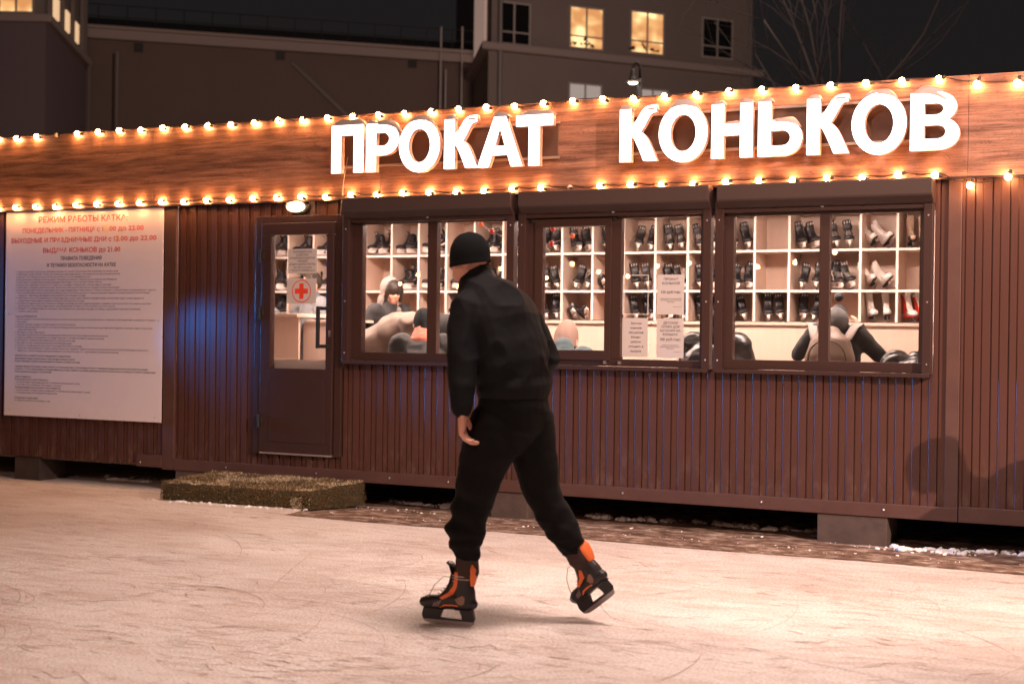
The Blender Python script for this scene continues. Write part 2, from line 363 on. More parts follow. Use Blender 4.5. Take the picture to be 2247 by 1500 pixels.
for r_ in ((KX0, -8.372, .225, 2.60), (-8.240, -7.36, .285, 2.60), (-7.36, -6.47, 2.43, 2.60), (-7.36, -6.47, .285, .40), (-6.47, -1.571, .275, 1.205), (-1.478, KX1, .275, 2.60), (-1.66, -1.571, 1.205, 2.60)):
    ribs(g, *r_)
g.obj('corrugated_wall', M['brown'], kiosk)
g = MB(); g.box(-6.47, -1.66, .004, .02, 2.34, 2.60); g.obj('lintel_panel', M['brown_dark'], kiosk)
for x0, x1 in ((-8.372, -8.242), (-1.571, -1.480)):
    g = MB(); g.box(x0, x1, -.022, .05, .19, 2.60); g.obj('corner_post', M['steel_trim'], kiosk, bevel=.004)
for x0, x1, z0, z1 in ((-8.66, -8.374, .205, .315), (-8.240, -1.478, .192, .288), (-1.474, KX1, .192, .300)):
    g = MB(); g.box(x0, x1, -.026, .06, z0, z1); g.obj('base_beam', M['steel_trim'], kiosk, bevel=.004)
for x in (-8.615, -7.66, -6.0, -5.45, -3.94, -2.86, -1.98, -6.72):
    g = MB(); g.ball((x, -.028, .243), (.010, .006, .010), n=8, k=5); g.obj('bolt', M['screw'], kiosk, smooth=True)
g = MB(); g.box(KX0, KX1, .05, KD, .205, .30); g.obj('floor_deck', M['floor_in'], kiosk)
g = MB(); g.box(KX0, KX1, KD, KD+.06, .2, 2.62); g.obj('rear_wall', M['wall_in'], kiosk)
for x0, x1 in ((KX0-.05, KX0), (KX1, KX1+.05), (-8.85, -8.81), (-1.50, -1.46)):
    g = MB(); g.box(x0, x1, .06, KD, .3, 2.60); g.obj('end_wall', M['wall_in'], kiosk)
g = MB(); g.box(KX0, KX1, .03, KD+.06, 2.62, 2.72); g.obj('ceiling', M['wall_in'], kiosk)
g = MB(); g.box(KX0-.06, KX1+.06, .0, KD+.10, 2.73, 2.80); g.obj('roof', M['brown_dark'], kiosk)
g = MB(); g.box(-8.8, -1.52, .035, .05, .3, 1.2); g.obj('inner_lining', M['wall_in'], kiosk)
for x0 in (-8.2, -6.6, -5.0, -3.4):
    g = MB(); g.box(x0, x0+1.25, .72, .98, 2.585, 2.612); g.obj('ceiling_light', M['ceil_light'], kiosk)
seams = [KX0, -8.47, -6.10, -3.71, -1.44, KX1]
for i in range(5):
    g = MB(); g.box(seams[i]+.0015, seams[i+1]-.0015, -.060, -.030, 2.560, 3.250)
    o = g.obj('fascia_panel', M['wood'], kiosk); 
g = MB(); g.box(KX0, KX1, -.029, .02, 2.56, 3.23); g.obj('fascia_backing', M['brown_dark'], kiosk)
g = MB(); g.box(KX0, KX1, -.064, -.02, 2.545, 2.559); g.obj('fascia_trim', M['brown_dark'], kiosk)

def W(p, d):                                                      # facade coordinate moved d metres proud of the wall, along the sight line of the survey
    s = (10.15-d)/10.15; return (p[0]*s, 1.42+(p[1]-1.42)*s)
def frame_mb(mb, x0, x1, z0, z1, holes, y0, y1):
    """window frame: solid rectangle with rectangular holes sharing the same height band"""
    xs_ = [x0]+[q for h in holes for q in (h[0], h[1])]+[x1]; hz0, hz1 = holes[0][2], holes[0][3]
    mb.box(x0, x1, y0, y1, z0, hz0); mb.box(x0, x1, y0, y1, hz1, z1)
    for i in range(0, len(xs_), 2): mb.box(xs_[i], xs_[i+1], y0, y1, hz0, hz1)
def glass_obj(parent, x0, x1, z0, z1, y=.022):
    g = MB(); g.box(x0, x1, y, y+.004, z0, z1); return g.obj('pane', M['glass'], parent)
wins = [(-6.455, -4.868, [(-6.296, -5.674, 1.277, 2.345), (-5.587, -4.960, 1.277, 2.345)]),
        (-4.830, -3.255, [(-4.690, -4.075, 1.262, 2.338), (-3.983, -3.351, 1.262, 2.338)]),
        (-3.222, -1.664, [(-3.097, -2.462, 1.278, 2.330), (-2.388, -1.760, 1.278, 2.330)])]
for wi, (x0, x1, hs) in enumerate(wins):
    wn = bpy.data.objects.new('window', None); link(wn, kiosk)
    g = MB(); frame_mb(g, x0+.06, x1-.06, 1.208, 2.42, hs, -.015, .05); g.obj('frame', M['brown_dark'], wn, bevel=.003)
    for a, b in ((x0, x0+.062), (x1-.062, x1)):
        g = MB(); g.box(a, b, -.075, .0, 1.198, 2.43); g.obj('guide_rail', M['brown_dark'], wn, bevel=.003)
    g = MB(); g.box(x0+.05, x1-.05, -.066, -.014, 2.352, 2.415); g.obj('head_rail', M['brown_dark'], wn, bevel=.003); g = MB(); g.box(x0+.01, x1-.01, -.082, .0, 1.178, 1.206); g.obj('sill', M['brown_dark'], wn, bevel=.003)
    for h in hs:
        if wi == 1 and h[0] < -4: continue
        glass_obj(wn, *h)
    if wi == 1:
        g = MB(); frame_mb(g, -4.706, -4.060, 1.250, 2.345, [(-4.636, -4.112, 1.326, 2.282)], -.030, .03); g.obj('sash', M['brown_dark'], wn, bevel=.004)
        glass_obj(wn, -4.640, -4.108, 1.322, 2.286, .0)
        for hz in ((-4.715, 2.33), (-4.03, 2.335), (-4.10, 1.235), (-3.98, 1.235)):
            g = MB(); g.box(hz[0]-.012, hz[0]+.012, -.036, -.01, hz[1]-.012, hz[1]+.012); g.obj('hinge_cap', M['screw'] if hz[1] < 2 else M['black'], wn)
    xm = (x0+x1)/2
    for dx in (-.33, .30):
        g = MB(); g.loft([(xm+dx-.04, -.072, 2.395), (xm+dx, -.074, 2.388), (xm+dx+.035, -.072, 2.393)], [.006, .013, .006], n=8); g.obj('shutter_stop', M['black'], wn, smooth=True)
    g = MB(); g.ball((xm+.01, -.068, 2.385), (.013, .006, .013), n=10, k=6); g.obj('keyhole_cap', M['screw'], wn, smooth=True)
    for sx in (x0+.03, x1-.03):
        for sz in (1.27, 1.7, 2.3):
            g = MB(); g.ball((sx, -.076, sz), (.006, .003, .006), n=6, k=4); g.obj('screw', M['screw'], wn)
    bx0, bx1 = x0+.035, x1+.005
    prof = [(-.005, 2.558), (-.150, 2.553), (-.158, 2.545), (-.158, 2.445), (-.150, 2.432), (-.088, 2.385), (-.005, 2.385)]
    g = MB(); g.prism(prof, 'x', bx0, bx1); g.obj('roller_shutter_box', M['shutter'], wn, bevel=.003)

# door
door = bpy.data.objects.new('door', None); link(door, kiosk)
g = MB(); 
for a in ((-7.372, -7.305, -.03, .05, .385, 2.43), (-6.552, -6.482, -.03, .05, .385, 2.43), (-7.305, -6.552, -.03, .05, 2.372, 2.43)): g.box(*a)
g.obj('door_frame', M['brown_dark'], door, bevel=.004)
g = MB(); frame_mb(g, -7.298, -6.560, .405, 2.366, [(-7.196, -6.630, 1.124, 2.266)], -.048, .02); g.obj('leaf', M['brown_dark'], door, bevel=.004)
g = MB(); g.box(-7.203, -6.634, -.052, -.047, .495, 1.037); g.obj('kick_panel', M['brown_dark'], door, bevel=.002)
glass_obj(door, -7.2, -6.626, 1.12, 2.27, -.012)
g = MB(); zt, zb, xh = 1.635, 1.322, -6.672
g.box(xh-.014, xh+.014, -.115, -.088, zb-.02, zt+.02)
g.box(xh-.010, xh+.085, -.090, -.050, zt-.012, zt+.018); g.box(xh-.010, xh+.085, -.090, -.050, zb-.018, zb+.012); g.obj('handle', M['black'], door, bevel=.004)
g = MB(); g.box(-6.598, -6.580, -.058, -.047, 1.40, 1.455); g.ball((-6.589, -.06, 1.437), (.008, .006, .008), n=8, k=5); g.obj('lock_cylinder', M['screw'], door)
for z in (2.085, 1.596, .668):
    g = MB(); g.box(-7.335, -7.265, -.062, -.028, z-.022, z+.036); g.lathe([(.014, -.055), (.014, .055)], (-7.302, -.060, z), 10); g.obj('hinge', M['black'], door, bevel=.002)
g = MB(); g.box(-7.29, -6.56, -.052, .05, .389, .403); g.obj('threshold', M['alu'], door)

# lit bulkhead lamp above the door
bl = thing('bulkhead_lamp', 'lit oval bulkhead lamp with wire cage above the glazed door', 'wall lamp', (-6.93, -.02, 2.50))
g = MB(); g.ball((0, -.055, 0), (.085, .055, .045)); g.obj('diffuser', mat('lit_diffuser', (1, .9, .8), .3, emit=(1, .62, .36), estr=9), bl, smooth=True)
g = MB(); g.lathe([(.10, -.01), (.10, .012), (.085, .02)], (0, 0, 0), 20, Matrix.Rotation(pi/2, 3, 'X') @ Matrix.Diagonal((1, .58, 1))); g.obj('base', M['socket'], bl)
g = MB()
for k in range(4):
    a = -.06+.04*k; g.tube([(a, -.005, .045), (a, -.085, .035), (a, -.118, 0), (a, -.085, -.035), (a, -.005, -.045)], .0022, 5)
g.tube([(-.09, -.01, 0), (-.06, -.10, 0), (0, -.118, 0), (.06, -.10, 0), (.09, -.01, 0)], .0022, 5)
g.obj('cage', M['alu'], bl)
g = MB(); g.tube([(.09, -.02, .0), (.125, -.03, .02), (.135, -.035, .06)], .004); g.obj('cable', M['cable'], bl)

# concrete support blocks
gb = 'concrete blocks under the kiosk'
for x0, x1, z1, lb in ((-8.225, -7.27, .190, 'concrete block under the kiosk behind the turf step'), (-5.07, -4.745, .190, 'concrete block under the kiosk behind the skater'),
                       (-2.45, -1.955, .190, 'pale scuffed concrete block under the right window'), (-10.18, -9.86, .22, 'dark block under the kiosk below the rules board')):
    g = MB(); g.box(x0, x1, -.015 if x0 > -10 else .02, .36, -.02, z1)
    tag(g.obj('concrete_block', mat('block_concrete', (.105, .072, .06) if x0 > -10 else (.03, .02, .02), .85, noise_=(11, .7, (.055, .038, .032)), bump=(30, .3)), None, bevel=.008), lb, 'block', gb)

# snow drift in the gap under the kiosk
def heap(mb, x0, x1, y0, y1, z, h, nx, ny, seed, fr=3.0):
    vs = []
    for i in range(nx+1):
        for j in range(ny+1):
            u, t = i/nx, j/ny; x = x0+(x1-x0)*u; y = y0+(y1-y0)*t
            e = max(0, 1-abs(2*u-1)**5)*max(0, 1-abs(2*t-1)**2.2)
            q = h*e*(.55+.9*(.5+.5*noise.fractal(Vector((x*fr+seed, y*fr*1.3, seed)), 1, 2, 4)))
            vs.append((x+.01*noise.noise(Vector((x*20, y*20, seed))), y, z+q))
    mb.add(vs, [(i*(ny+1)+j, (i+1)*(ny+1)+j, (i+1)*(ny+1)+j+1, i*(ny+1)+j+1) for i in range(nx) for j in range(ny)])
g = MB(); rn = random.Random(17)
def crumbs(x0, x1, y0, y1, cnt, r0, r1, z=-.012):
    for _ in range(cnt):
        t = rn.random(); x = x0+(x1-x0)*t+rn.gauss(0, .02); y = y0+(y1-y0)*(.5+.5*noise.noise(Vector((x*1.3, 4, 0))))+rn.gauss(0, .045)
        if noise.noise(Vector((x*2.1, y*2, 7))) < -.12 and rn.random() < .8: continue
        r_ = r0+(r1-r0)*rn.random()**3; Mx = Matrix.Rotation(rn.random()*6, 3, 'Z') @ Matrix.Diagonal((1.5*rn.uniform(.6, 1.2), rn.uniform(.7, 1.3), rn.uniform(.4, .8)))
        b0 = len(g.v); g.ball((x, y, z+r_*.15), r_, Mx, 7, 5)
        for i in range(b0, len(g.v)): p = Vector(g.v[i]); g.v[i] = tuple(p+Vector((noise.noise(p*55), noise.noise(p*55+V3), noise.noise(p*55-V3)))*r_*.35)
V3 = Vector((9.1, 3.3, 5.7))
crumbs(-9.9, -8.0, .35, .75, 420, .008, .050); crumbs(-6.3, -2.5, .25, .6, 620, .006, .040); crumbs(-2.0, -1.4, -.22, .05, 160, .006, .030); crumbs(-1.5, .5, -.05, .25, 300, .008, .035)
crumbs(-8.0, -6.45, -.64, -.56, 160, .004, .018, 0); crumbs(-6.4, -1.0, -.75, -.2, 90, .003, .010); crumbs(-7.6, -1.2, -.10, -.04, 120, .003, .010)
struct(g.obj('snow', M['snow'], smooth=True), 'stuff')

# ---------------------------------------------------------------- turf step
st = thing('turf_step', 'low doorstep wrapped in snow-dusted green artificial turf', 'doorstep', (-7.1, -.3, 0))
A, B_, C_, D_ = (-7.90, -.60, .150), (-6.46, -.49, .140), (-6.22, -.04, .205), (-7.78, -.04, .205)
g = MB(); o0 = Vector((-7.1, -.3, 0)); top = [Vector(p)-o0 for p in (A, B_, C_, D_)]; _c = sum(top, Vector())/4; bot = [Vector((p[0], p[1], 0))-o0 for p in (A, B_, C_, D_)]
ins = lambda q: q+(_c-q)*.02
_ti = [ins(q)-Vector((0, 0, .010)) for q in top]; _bi = [ins(q) for q in bot]
g.add(_ti+_bi, [(0, 1, 2, 3), (4, 5, 1, 0), (5, 6, 2, 1), (6, 7, 3, 2), (7, 4, 0, 3), (7, 6, 5, 4)]); g.obj('slab', mat('turf_backing', (.035, .032, .018), .9), st)
M['turf'] = mat('turf_blade', (.21, .13, .046), .7, noise_=(4, .6, (.09, .062, .026)))
M['turf_snow'] = mat('frosted_turf_blade', (.75, .62, .42), .8)
g = MB(); rt = random.Random(11)
def bil(a, b, c, d, u, t): return a.lerp(b, u).lerp(d.lerp(c, u), t)
for face, cnt in (((0, 1, 2, 3), 20000), ('f', 8500), ('r', 3600), ('l', 1600)):
    for _ in range(cnt):
        u, t = rt.random(), rt.random()
        if face == 'f': p = bot[0].lerp(bot[1], u).lerp(top[0].lerp(top[1], u), t); nrm = Vector((.08, -1, .1))
        elif face == 'r': p = bot[1].lerp(bot[2], u).lerp(top[1].lerp(top[2], u), t); nrm = Vector((1, -.5, .1))
        elif face == 'l': p = bot[3].lerp(bot[0], u).lerp(top[3].lerp(top[0], u), t); nrm = Vector((-1, 0, .1))
        else: p = bil(*top, u, t); nrm = Vector((0, -.12, 1))
        sn = noise.fractal(Vector((p.x*2.6+4, p.y*4.5, 1.7)), 1, 2, 3)
        g.mi = 1 if ((face == (0, 1, 2, 3) and (rt.random() < (.42 if sn > .16 else .10))) or (face == 'f' and rt.random() < (.5 if u > .62 and u < .95 and t < .7 and sn > 0 else .03))) else 0
        p = p+Vector((noise.noise(p*9), noise.noise(p*9+Vector((5, 2, 1))), noise.noise(p*9-Vector((3, 1, 7)))))*.012
        if face in ('f', 'r', 'l') and t > .8: p = p-nrm.normalized()*(t-.8)**2*.5
        d = (nrm.normalized()+Vector((rt.gauss(0, .5), rt.gauss(0, .5), rt.gauss(0, .5)))).normalized(); ln = rt.uniform(.009, .020)
        s_ = d.orthogonal().normalized()*.0022; s_.rotate(Matrix.Rotation(rt.random()*6, 3, d))
        g.add([p-s_, p+s_, p+d*ln], [(0, 1, 2)])
g.obj('turf_pile', [M['turf'], M['turf_snow']], st)

# ---------------------------------------------------------------- illuminated sign
def arc(cx, cz, rx, rz, a0, a1, n=14): return [(cx+rx*cos(radians(a0+(a1-a0)*i/n)), cz+rz*sin(radians(a0+(a1-a0)*i/n))) for i in range(n+1)]
H = .388
def gK():
    px = lambda q: ((q[0]-812)*.001376, (1105-q[1])*.00124)
    return [[(0, 0), (0, H), (.092, H)]+[px(q) for q in ((880, 883), (893, 878), (908, 864), (925, 836), (942, 806), (962, 785), (985, 776), (1028, 772), (1028, 814), (1008, 817), (990, 832), (972, 866), (955, 899), (934, 931), (952, 943), (968, 962), (985, 992), (1006, 1040), (1032, 1103), (955, 1103), (932, 1044), (912, 998), (900, 972), (890, 958), (880, 953))]+[(.092, 0)]]
def gO(w, rz=.212, sx=.088, sz=.075): c = (w/2, H/2); return [arc(*c, w/2, rz, 0, 360, 40)[:-1], arc(*c, w/2-sx, rz-sz, 0, 360, 36)[:-1]]
GL = {
 'П': lambda: [[(0, 0), (0, H), (.315, H), (.315, 0), (.222, 0), (.222, H-.082), (.093, H-.082), (.093, 0)]],
 'Р': lambda: [[(0, 0), (0, H)]+arc(.165, H-.128, .152, .128, 90, -90)+[(.093, H-.256), (.093, 0)], [(.093, H-.072)]+arc(.160, H-.128, .066, .056, 90, -90)+[(.093, H-.184)]],
 'О': lambda: gO(.384), 'К': gK,
 'А': lambda: [[(0, 0), (.148, H), (.252, H), (.400, 0), (.302, 0), (.270, .092), (.130, .092), (.098, 0)], [(.152, .160), (.248, .160), (.200, .305)]],
 'Т': lambda: [[(0, H), (.320, H), (.320, H-.082), (.206, H-.082), (.206, 0), (.112, 0), (.112, H-.082), (0, H-.082)]],
 'Н': lambda: [[(0, 0), (0, H), (.092, H), (.092, .242), (.222, .242), (.222, H), (.314, H), (.314, 0), (.222, 0), (.222, .162), (.092, .162), (.092, 0)]],
 'Ь': lambda: [[(0, 0), (0, H), (.092, H), (.092, .252)]+arc(.185, .126, .143, .126, 90, -90)+[], [(.092, .182)]+arc(.180, .126, .062, .056, 90, -90)+[(.092, .070)]],
 'В': lambda: [[(0, 0), (0, H)]+arc(.185, H-.1, .128, .1, 90, -52, 12)+arc(.196, .108, .138, .108, 62, -90, 12), [(.092, H-.072)]+arc(.175, H-.112, .052, .040, 90, -90)+[(.092, H-.152)], [(.092, .168)]+arc(.185, .120, .058, .048, 90, -90)+[(.092, .072)]]}
def letter_mesh(ch):
    cu = bpy.data.curves.new('letter', 'CURVE'); cu.dimensions = '2D'; cu.fill_mode = 'BOTH'; cu.extrude = .025; cu.bevel_depth = .002; cu.bevel_resolution = 1
    for loop in GL[ch]():
        sp = cu.splines.new('POLY'); sp.points.add(len(loop)-1); sp.use_cyclic_u = True
        for q, p in zip(sp.points, loop): q.co = (p[0], p[1], 0, 1)
    o = bpy.data.objects.new('t', cu); COL.objects.link(o); o.rotation_euler = (pi/2, 0, 0); bpy.context.view_layer.update()
    me = evaluated(o); bpy.data.objects.remove(o); bpy.data.curves.remove(cu)
    me.transform(Matrix.Rotation(pi/2, 4, 'X')); me.materials.clear(); me.materials.append(M['letter_side']); me.materials.append(M['letter_face'])
    me.update()
    for p in me.polygons: p.material_index = 1 if p.normal.y < -.9 else 0
    return me
lm = {c: letter_mesh(c) for c in GL}
def sign(label, glyphs, plate, caps):
    s = thing('shop_sign', label, 'sign', (plate[0], -.06, 2.75)); off = Vector((plate[0], -.06, 2.75))
    g = MB(); g.box(plate[0], plate[1], -.075, -.0625, plate[2], plate[3]); o = g.obj('back_plate', M['plate'], s); o.data.transform(Matrix.Translation(-off))
    g = MB()
    for z in (plate[2], plate[3]): g.box(plate[0]-.02, plate[1]+.02, -.098, -.0755, z-.009, z+.009)
    o = g.obj('mounting_rail', M['alu'], s); o.data.transform(Matrix.Translation(-off))
    seen = set()
    for ch, x, z in glyphs:
        lo = bpy.data.objects.new('letter', lm[ch]); link(lo, s); lo.location = Vector((x+.005, -.187, z))-off; lo.scale = (.968, 1, 1)
        # snow lying on the upper edges of the letter
        tops = {'П': [(0, .315, H)], 'Р': [(.0, .10, H), (.08, .31, H-.012)], 'О': [(.07, .31, H+.008)], 'К': [(0, .092, H), (.20, .30, H-.012)], 'А': [(.14, .27, H)], 'Т': [(0, .32, H)], 'Н': [(0, .092, H), (.222, .314, H), (.095, .220, .242)],
                'Ь': [(0, .10, H), (.095, .30, .240)], 'В': [(0, .29, H-.004)]}[ch]
        g = MB()
        for k, (a, b, zz) in enumerate(tops):
            n, mm = 16, 6; vs = []; sd = x*7+k*3
            for i in range(n+1):
                for j in range(mm+1):
                    u, t = i/n, j/mm; wx = a-.004+(b-a+.016)*u
                    e = (max(0, 1-abs(2*u-1)**3))**.7*(max(0, 1-abs(2*t-1)**3))
                    hh = (.035+min(.032, (b-a)*.12))*e*(.7+.55*noise.noise(Vector((wx*9+sd, t*2, sd))))
                    drop = 0
                    if ch in 'РОВЬ' and len(tops) <= 2 and not (ch in 'РЬ' and k == 0):
                        cxx = (.5*(a+b)) if ch == 'О' else a+.07
                        q = max(0, (abs(wx-cxx) if ch == 'О' else wx-cxx))/(.19 if ch == 'О' else .2); drop = -.075*q*q
                    vs.append((wx, -.030+.062*t+(.006 if hh > .02 else 0)*(-1 if t < .5 else 1), zz+.001+hh+drop))
            g.add(vs, [(i*(mm+1)+j, (i+1)*(mm+1)+j, (i+1)*(mm+1)+j+1, i*(mm+1)+j+1) for i in range(n) for j in range(mm)])
        so = g.obj('snow_cap', M['dimmed_snow'], lo, smooth=True)
    return s
base = lambda x: 2.752+(x+6.5)*(-.0045)
sign('glowing white letters reading ПРОКАТ above the door and left window', [('П', -6.490, base(-6.49)), ('Р', -6.155, base(-6.15)), ('О', -5.845, base(-5.8)), ('К', -5.430, base(-5.4)), ('А', -5.132, base(-5.1)), ('Т', -4.797, base(-4.8))], (-6.455, -4.500, 2.815, 3.085), None)
sign('glowing white letters reading КОНЬКОВ above the middle and right windows', [('К', -3.935, base(-3.9)), ('О', -3.625, base(-3.6)), ('Н', -3.220, base(-3.2)), ('Ь', -2.872, base(-2.9)), ('К', -2.520, base(-2.5)), ('О', -2.205, base(-2.2)), ('В', -1.805, base(-1.8))], (-3.900, -1.560, 2.815, 3.100), None)

# ---------------------------------------------------------------- bulb garlands
bulb_me = None
def garland(label, xs_, z, y, off, extra, sag=.012):
    gl = thing('string_lights', label, 'string lights', (xs_[0], y, z), group='bulb garlands along the fascia'); o0 = Vector((xs_[0], y, z))
    g = MB(); pts = []; r2 = random.Random(int(z*100))
    allp = [(x, z) for x in xs_]+extra; pos = []
    for i, (x, zz) in enumerate(allp): pos.append(Vector((x, y, zz+r2.uniform(-.008, .006)))-o0)
    pts = []
    for i, p in enumerate(pos):
        pts.append(p+Vector((.030, .010, .014)))
        if i+1 < len(pos): q = pos[i+1]; pts.append(p.lerp(q, .5)+Vector((.03, .016, .014-r2.uniform(.0, .02))))
    g.tube(pts, .0042, 6); g.obj('cable', M['cable'], gl, smooth=True)
    for i, p in enumerate(pos):
        on = i not in off; rot = Euler((r2.gauss(0, .35), r2.gauss(0, .25), r2.gauss(0, .3)))
        if (extra and i >= len(xs_)): rot = Euler((0, -1.2, 0))
        key = 'on' if on else 'off'
        if key not in BM:
            b = MB(); b.ball((0, 0, 0), (.0225, .0225, .0225), n=14, k=9); BM[key] = b.mesh('bulb', M['bulb_on' if on else 'bulb_off'], True)
            if 'sock' not in BM:
                b = MB(); b.lathe([(.012, .018), (.013, .03), (.011, .048), (.006, .052)], n=10, M=Matrix.Rotation(pi/2, 3, 'Y')); BM['sock'] = b.mesh('socket', M['socket'], True)
        bo = bpy.data.objects.new('bulb', BM[key]); link(bo, gl); bo.location = p; bo.rotation_euler = rot
        if not on: bo['label'] = 'unlit clear bulb'
        link(bpy.data.objects.new('socket', BM['sock']), bo)
    return gl
BM = {}
garland('string of warm globe bulbs along the top edge of the fascia', [-10.60+.249*k for k in range(37)], 3.238, -.085, {4}, [(-1.385, 3.175), (-1.125, 3.172), (-.86, 3.18)])
garland('string of warm globe bulbs along the lower edge of the fascia', [-10.60+.2485*k for k in range(37)], 2.578, -.085, {25}, [(-1.42, 2.49), (-1.175, 2.552), (-.92, 2.49)])
# thin wires hanging round the sign
for pts, lb in (([(-6.415, -.075, 2.90), (-6.42, -.10, 2.78), (-6.45, -.08, 2.70), (-6.455, -.085, 2.58)], 'thin wire from the first lit letter down to the lower bulb string'),
                ([(-5.02, -.08, 3.14), (-5.05, -.1, 3.18), (-5.0, -.08, 3.235), (-4.93, -.075, 3.23)], 'thin looped wire beside the fifth lit letter'),
                ([(-6.30, -.09, 3.14), (-6.31, -.1, 3.2), (-6.22, -.09, 3.235)], 'thin looped wire above the first lit letter')):
    g = MB(); g.tube(pts, .0035, 5); tag(g.obj('wire', mat('pale_wire', (.45, .32, .22), .5), None), lb, 'wire')

# ---------------------------------------------------------------- writing
def text(name, lines, material, parent, y, bold=0, res=2, loc=None, depth=.0006):
    """lines: (string, x centre or left, baseline z, cap height, width or None, align)"""
    out_v, out_f = MB(), None
    for s, x, z, cap, wd, al in lines:
        cu = bpy.data.curves.new('t', 'FONT'); cu.body = s; cu.resolution_u = res; cu.offset = bold; cu.fill_mode = 'FRONT'
        o = bpy.data.objects.new('t', cu); COL.objects.link(o); bpy.context.view_layer.update()
        me = evaluated(o); bpy.data.objects.remove(o); bpy.data.curves.remove(cu)
        if not me.vertices: continue
        xs_ = [v_.co.x for v_ in me.vertices]; x0, x1 = min(xs_), max(xs_)
        k = cap/.729; sx = (wd/(x1-x0)) if wd else k
        ox = x-(x0+x1)/2*sx if al == 'c' else (x-x1*sx if al == 'r' else x-x0*sx)
        out_v.add([(ox+v_.co.x*sx, y, z+v_.co.y*k) for v_ in me.vertices], [tuple(p.vertices) for p in me.polygons])
        bpy.data.meshes.remove(me)
    me = out_v.mesh(name, material)
    o = bpy.data.objects.new(name, me); link(o, parent)
    if parent is not None: me.transform(Matrix.Translation(-Vector(parent.location)))
    return o
bd = thing('rules_board', 'large white board of rink opening hours and rules on the left wall', 'board', (-9.33, -.03, 1.575))
def brd(mb_fn, nm, mt_, parent=bd, **k):
    g = MB(); mb_fn(g); o = g.obj(nm, mt_, parent, **k); o.data.transform(Matrix.Translation(-Vector(bd.location))); return o
brd(lambda g: g.box(-10.268, -8.378, -.034, -.026, .608, 2.540), 'panel', M['board'], bevel=.0015)
for x, z in ((-10.22, 2.48), (-8.43, 2.47), (-10.22, 1.57), (-8.42, 1.52), (-10.2, .66), (-9.33, .64), (-8.45, .65), (-9.35, 2.515)):
    brd(lambda g: g.ball((x, -.0345, z), (.008, .003, .008), n=8, k=4), 'screw', M['screw'])
Y = -.0348
text('red_lettering', [('РЕЖИМ РАБОТЫ КАТКА:', -9.325, 2.432, .056, 1.07, 'c'), ('ПОНЕДЕЛЬНИК - ПЯТНИЦА с 1', -9.566, 2.338, .044, .985, 'c'), ('2.00 до 22.00', -8.830, 2.340, .044, .456, 'c'),
     ('ВЫХОДНЫЕ И ПРАЗДНИЧНЫЕ ДНИ с 1', -9.567, 2.246, .044, 1.262, 'c'), ('2.00 до 22.00', -8.690, 2.248, .044, .472, 'c'), ('ВЫДАЧА КОНЬКОВ до 21.00', -9.335, 2.150, .044, .93, 'c')], M['ink_red'], bd, Y, .016)
text('dark_lettering', [('ПРАВИЛА ПОВЕДЕНИЯ', -9.335, 2.078, .034, .49, 'c'), ('И ТЕХНИКИ БЕЗОПАСНОСТИ НА КАТКЕ', -9.335, 2.015, .034, .83, 'c')], M['ink_dark'], bd, Y, .018)
